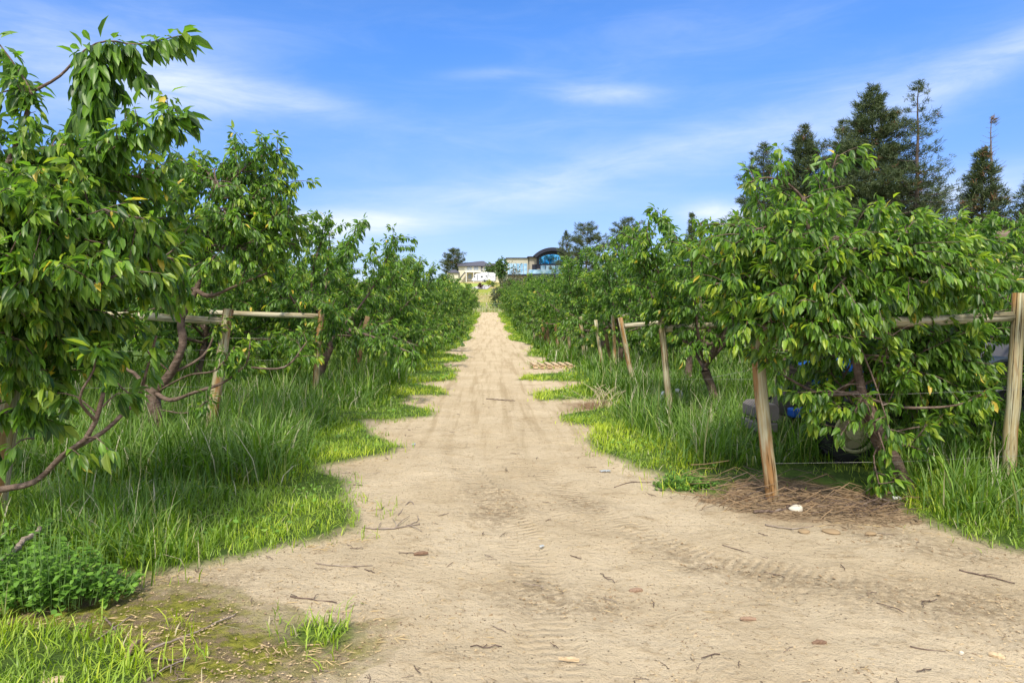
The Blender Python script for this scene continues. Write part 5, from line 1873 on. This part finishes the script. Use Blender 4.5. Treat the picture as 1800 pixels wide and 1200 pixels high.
patch('lawn', [hx(770, 138), hx(832, 138), hx(866, 178), hx(780, 178)], plain('hill_lawn', (0.26, 0.33, 0.045), .9, 0, .3, .5), .05)
patch('driveway', [hx(822, 150), hx(856, 146), hx(866, 168), hx(846, 165)], plain('gravel_drive', (0.40, 0.37, 0.36), .9, 0, .2, 1.5), .09)


def cream_house():
    d = 215
    s_ = d / F
    cx = (812 - CX) * s_
    root = empty('cream_house', (cx, d, H(cx, d)))
    tag(root, 'two-storey cream house with dark hipped roof and outside staircase', 'house', None)
    wall = plain('cream_stucco', (0.62, 0.58, 0.43), .9, 0, .08, 2)
    roof = plain('grey_shingle', (0.075, 0.075, 0.095), .85, 0, .3, 3)
    trim = plain('white_trim', (0.72, 0.72, 0.70), .6, 0, .05)
    dark = plain('dark_opening', (0.04, 0.045, 0.055), .3, 0, .2)
    def X(p): return (p - 812) * s_
    z0 = EYE + (CY - 494) / F * d - H(cx, d)
    def Z(p): return EYE + (CY - p) / F * d - H(cx, d)
    w_ = MB(); w_.box(X(806), X(857), 0, 9, min(0, z0) - 1, Z(467)); w_.build('wall', wall, root)
    rf = MB()
    e0, e1, y0, y1, ze, zr = X(804), X(864), -.9, 10, Z(467), Z(457)
    rf.add([(e0, y0, ze), (e1, y0, ze), (e1, y1, ze), (e0, y1, ze), (X(846), 4.5, zr), (X(850), 4.5, zr), (e0, y0, ze - .25), (e1, y0, ze - .25), (e1, y1, ze - .25), (e0, y1, ze - .25)],
           [(0, 1, 5, 4), (1, 2, 5), (2, 3, 4, 5), (3, 0, 4), (0, 6, 7, 1), (1, 7, 8, 2), (2, 8, 9, 3), (3, 9, 6, 0), (6, 9, 8, 7)])
    rf.add([(e0, y0 + .5, Z(464) + .05), (e0, y0 + .5, ze), (X(846), 4.5, zr)], [(0, 1, 2)])
    rf.build('roof', roof, root)
    b = MB(); b.box(X(818), X(856), -2.2, -.003, Z(478) - .2, Z(478)); b.build('balcony', trim, root)
    rl = MB()
    for z in (Z(478) + .5, Z(478) + 1.0):
        rl.box(X(818), X(856), -2.2, -2.14, z - .03, z + .03)
    for i in range(16):
        x = X(818) + (X(856) - X(818)) * i / 15
        rl.box(x - .03, x + .03, -2.13, -2.07, Z(478), Z(478) + .98)
    rl.build('railing', trim, root)
    for px_ in (820, 833, 846):
        MB().box(X(px_) - .1, X(px_) + .1, -2.1, -1.9, -.3, Z(478) - .2).build('post', trim, root)
    st = MB()
    for i in range(12):
        u = i / 11
        x = X(806) + (X(818) - X(806)) * u
        z = Z(494) + (Z(478) - Z(494)) * u
        st.box(x - .12, x + .25, -2.0, -.8, z - .14, z)
    st.prism([(X(805.5), Z(494) - .1), (X(818), Z(478) - .35), (X(818), Z(478) + .05), (X(805.5), Z(494) + .3)], 'y', -2.12, -2.01)
    st.build('staircase', dark, root)
    for (a, c, t, bt, nm) in ((845, 848.5, 468.5, 477.5, 'door'), (821, 829, 469, 475, 'window'), (833, 841, 469, 475, 'window'), (851, 855, 470, 475, 'window'), (823, 829, 481, 490, 'window'), (833, 838, 481, 493, 'door')):
        m_ = MB(); m_.box(X(a), X(c), -.05, -.003, Z(bt), Z(t)); o = m_.build(nm, dark if nm == 'door' else plain('pane_glass', (0.25, 0.30, 0.34), .1), root)
    # lower annex at left
    MB().box(X(786), X(805.9), -.5, 6, -3.5, Z(479)).build('annex_wall', wall, root)
    an = MB(); e0, e1, y0, y1, ze, zr = X(787), X(808), -1, 6.4, Z(479), Z(473)
    an.add([(e0, y0, ze), (e1, y0, ze), (e1, y1, ze), (e0, y1, ze), (X(796), 2.6, zr), (X(801), 2.6, zr), (e0, y0, ze - .2), (e1, y0, ze - .2)],
           [(0, 1, 5, 4), (1, 2, 5), (2, 3, 4, 5), (3, 0, 4), (0, 6, 7, 1), (0, 3, 2, 1)])
    an.build('annex_roof', roof, root)
    MB().box(X(857.05), X(885), 2, 8, -2, Z(467)).build('rear_wing', wall, root)
    rw = MB(); rw.prism([(X(857.1), Z(466.5)), (X(888), Z(466.5)), (X(884), Z(462.5)), (X(862), Z(462.5))], 'y', 1.4, 8.6); rw.build('rear_roof', roof, root)


cream_house()


def trailer():
    d = 188
    s_ = d / F
    x0 = (828 - CX) * s_
    z0 = EYE + (CY - 496) / F * d
    root = empty('travel_trailer', (x0, d, z0))
    tag(root, 'white travel trailer parked in front of the cream house', 'trailer')
    white = plain('trailer_white', (0.62, 0.64, 0.68), .35, 0, .04)
    dark = plain('trailer_dark', (0.03, 0.032, 0.04), .2, 0, .1)
    grey = plain('trailer_grey', (0.30, 0.31, 0.35), .4, 0, .1)
    L = 43 * s_; h = 15.5 * s_
    b = MB(); b.prism([(0.1, .5), (.9, .38), (L, .38), (L, h + .2), (L * .55, h + .32), (L * .2, h - .05), (.55, h * .55)], 'y', 0, 2.4); body = b.build('body', white, root)
    for (a, c, t, u) in ((.12, .17, .54, .70), (.40, .48, .54, .70), (.60, .645, .60, .76)):
        MB().box(L * a, L * c, -.03, -.003, h * t, h * u).build('window', dark, root)
    MB().box(L * .235, L * .29, -.035, -.003, h * .25, h * .86).build('door', grey, root)
    sw = MB()
    sw.prism([(L * .45, h * .20), (L * .70, h * .48), (L * .72, h * 1.08), (L * .685, h * 1.08), (L * .665, h * .50), (L * .44, h * .24)], 'y', -.028, -.003)
    sw.prism([(L * .72, h * .78), (L * .84, h * .50), (L * .97, h * .62), (L * .97, h * .67), (L * .84, h * .57), (L * .73, h * .84)], 'y', -.028, -.003)
    sw.build('stripe', grey, body)
    for c in (.56, .66):
        m_ = MB(); n = 16
        v = [(L * c + .36 * math.cos(2 * PI * i / n), y_, .30 + .36 * math.sin(2 * PI * i / n)) for y_ in (-.02, .25) for i in range(n)]
        m_.add(v, [tuple(range(n)), tuple(range(n, 2 * n))] + [(i, (i + 1) % n, n + (i + 1) % n, n + i) for i in range(n)]); m_.build('wheel', dark, root)
    MB().tube([(-1.2, 1.2, .35), (.4, 1.2, .42)], .06, 6).build('hitch', dark, root)


trailer()


def modern_house():
    d = 196
    s_ = d / F
    cx = (905 - CX) * s_
    g = H(cx, d)
    root = empty('modern_house', (cx, d, g))
    tag(root, 'modern glass-walled house with black curved roof on the hill', 'house')
    stone = plain('grey_stone_cladding', (0.30, 0.27, 0.22), .9, 0, .3, 3)
    pale = plain('pale_cladding', (0.42, 0.40, 0.32), .9, 0, .15, 2)
    dark = plain('charcoal_metal', (0.018, 0.02, 0.035), .45, .2, .2)
    frame = plain('window_frame_grey', (0.30, 0.32, 0.35), .5)
    glass, n, b = new_mat('blue_glass')
    n.put(b.inputs['Base Color'], (0.02, 0.20, 0.42, 1)); b.inputs['Metallic'].default_value = .85; b.inputs['Roughness'].default_value = .04
    n.put(b.inputs['Base Color'], n.mix(n.smooth(n.noise(n.n('ShaderNodeTexCoord').outputs['Object'], .5, 3), .4, .6), (0.02, 0.26, 0.62), (0.12, 0.48, 0.80)))
    pglass, n, b = new_mat('pale_glass')
    n.put(b.inputs['Base Color'], n.mix(n.smooth(n.noise(n.n('ShaderNodeTexCoord').outputs['Object'], .9, 3), .4, .6), (0.20, 0.38, 0.52), (0.42, 0.60, 0.72))); b.inputs['Metallic'].default_value = .45; b.inputs['Roughness'].default_value = .06
    def X(p): return (p - 905) * s_
    def Z(p): return EYE + (CY - p) / F * d - g
    MB().box(X(890), X(929), 0, 9, -4, Z(454)).build('flat_wing', pale, root)
    MB().box(X(889), X(930), -.4, 9.2, Z(454) + .003, Z(453)).build('flat_roof', dark, root)
    gl = MB(); gl.box(X(892), X(927), -.06, -.003, Z(482), Z(463)); w1 = gl.build('window', pglass, root)
    fr = MB()
    for p in (892, 896, 902, 908, 914, 920, 926.6):
        fr.box(X(p) - .10, X(p) + .10, -.14, -.063, Z(482), Z(463))
    fr.build('frame', frame, w1)
    MB().box(X(930.1), X(944), -.6, 8, -4, Z(453)).build('stone_wall', stone, root)
    MB().box(X(927), X(945), -1.4, 8, Z(453) + .003, Z(451.2)).build('entry_roof', dark, root)
    MB().box(X(935), X(943), -.66, -.603, Z(481), Z(465)).build('door', dark, root)
    MB().box(X(944.1), X(1000), -1, 9, -4, Z(473)).build('main_wall', stone, root)
    # curved roof hall
    cxr, rr = 970, 35
    def arc(r0, zc, n_=24, a0=150, a1=30):
        return [(X(cxr) + r0 * math.cos(R(a)), zc + r0 * math.sin(R(a))) for a in np.linspace(a0, a1, n_)]
    W_ = X(cxr + 33) - X(cxr - 33)
    Rr = W_ / 2 / math.cos(R(45))
    zc = Z(436.5) - Rr
    outer = arc(Rr, zc, 24, 135, 45); inn = arc(Rr - .95, zc, 24, 135, 45)
    rf = MB(); rf.prism(outer + inn[::-1], 'y', -3.0, 9); rf.build('curved_roof', dark, root)
    low = [(x, z) for x, z in arc(Rr - .96, zc, 24, 131, 49)]
    wl = MB(); wl.prism([(low[0][0], Z(473.2))] + low + [(low[-1][0], Z(473.2))], 'y', -.9, 8); wl.build('gable_wall', dark, root)
    gi = [(x, z - .55) for x, z in arc(Rr - 1.25, zc, 20, 125, 55)]
    gw = MB(); gw.prism([(gi[0][0], Z(464))] + gi + [(gi[-1][0], Z(464))], 'y', -1.0, -.905); w2 = gw.build('window', glass, root)
    f2 = MB()
    for p in (950, 957, 965, 973, 981, 989):
        zt = min(Z(452), zc + math.sqrt(max(.1, (Rr - 1.25) ** 2 - (X(p) - X(cxr)) ** 2)) - .6)
        f2.box(X(p) - .08, X(p) + .08, -1.09, -1.003, Z(464), zt)
    f2.build('frame', dark, w2)
    gl = MB(); gl.box(X(949), X(992), -1.06, -1.003, Z(480), Z(467)); w3 = gl.build('window', pglass, root)
    f3 = MB()
    for p in (949.2, 958, 967, 976, 985, 991.6):
        f3.box(X(p) - .10, X(p) + .10, -1.16, -1.063, Z(480), Z(467))
    f3.build('frame', dark, w3)
    MB().box(X(928), X(1003), -4.2, -1.2, Z(488), Z(482.4)).build('terrace', dark, root)
    ba = MB(); ba.box(X(928), X(1003), -4.18, -4.14, Z(482.4) + .003, Z(475.5)); ba.build('glass_balustrade', pglass, root)
    MB().box(X(893), X(928.9), -1.4, -.15, Z(485), Z(482.4)).build('terrace_slab', dark, root)


modern_house()


def side_house():
    d = 45
    s_ = d / F
    x = (1830 - CX) * s_
    g = H(x, d)
    root = empty('brown_house', (x, d, g))
    tag(root, 'brown roof corner of a house behind the right-hand trees', 'house')
    zt = EYE + (CY - 392) / F * d - g
    MB().box(-2.1, 8, .6, 8, -.5, zt - .75).build('wall', plain('tan_siding', (0.34, 0.27, 0.19), .9, 0, .2, 3), root)
    rf = MB()
    rf.add([(-3.0, 0, zt - .75), (9, 0, zt - .75), (9, 8.6, zt - .75), (-3.0, 8.6, zt - .75), (-2.6, 4.3, zt + .1), (9, 4.3, zt + .1), (-3.0, 0, zt - .98), (9, 0, zt - .98), (9, 8.6, zt - .98), (-3, 8.6, zt - .98)],
           [(0, 1, 5, 4), (2, 3, 4, 5), (3, 0, 4), (1, 2, 5), (0, 6, 7, 1), (1, 7, 8, 2), (2, 8, 9, 3), (3, 9, 6, 0), (6, 9, 8, 7)])
    rf.build('roof', plain('brown_shingle', (0.17, 0.12, 0.085), .9, 0, .3, 5), root)


side_house()
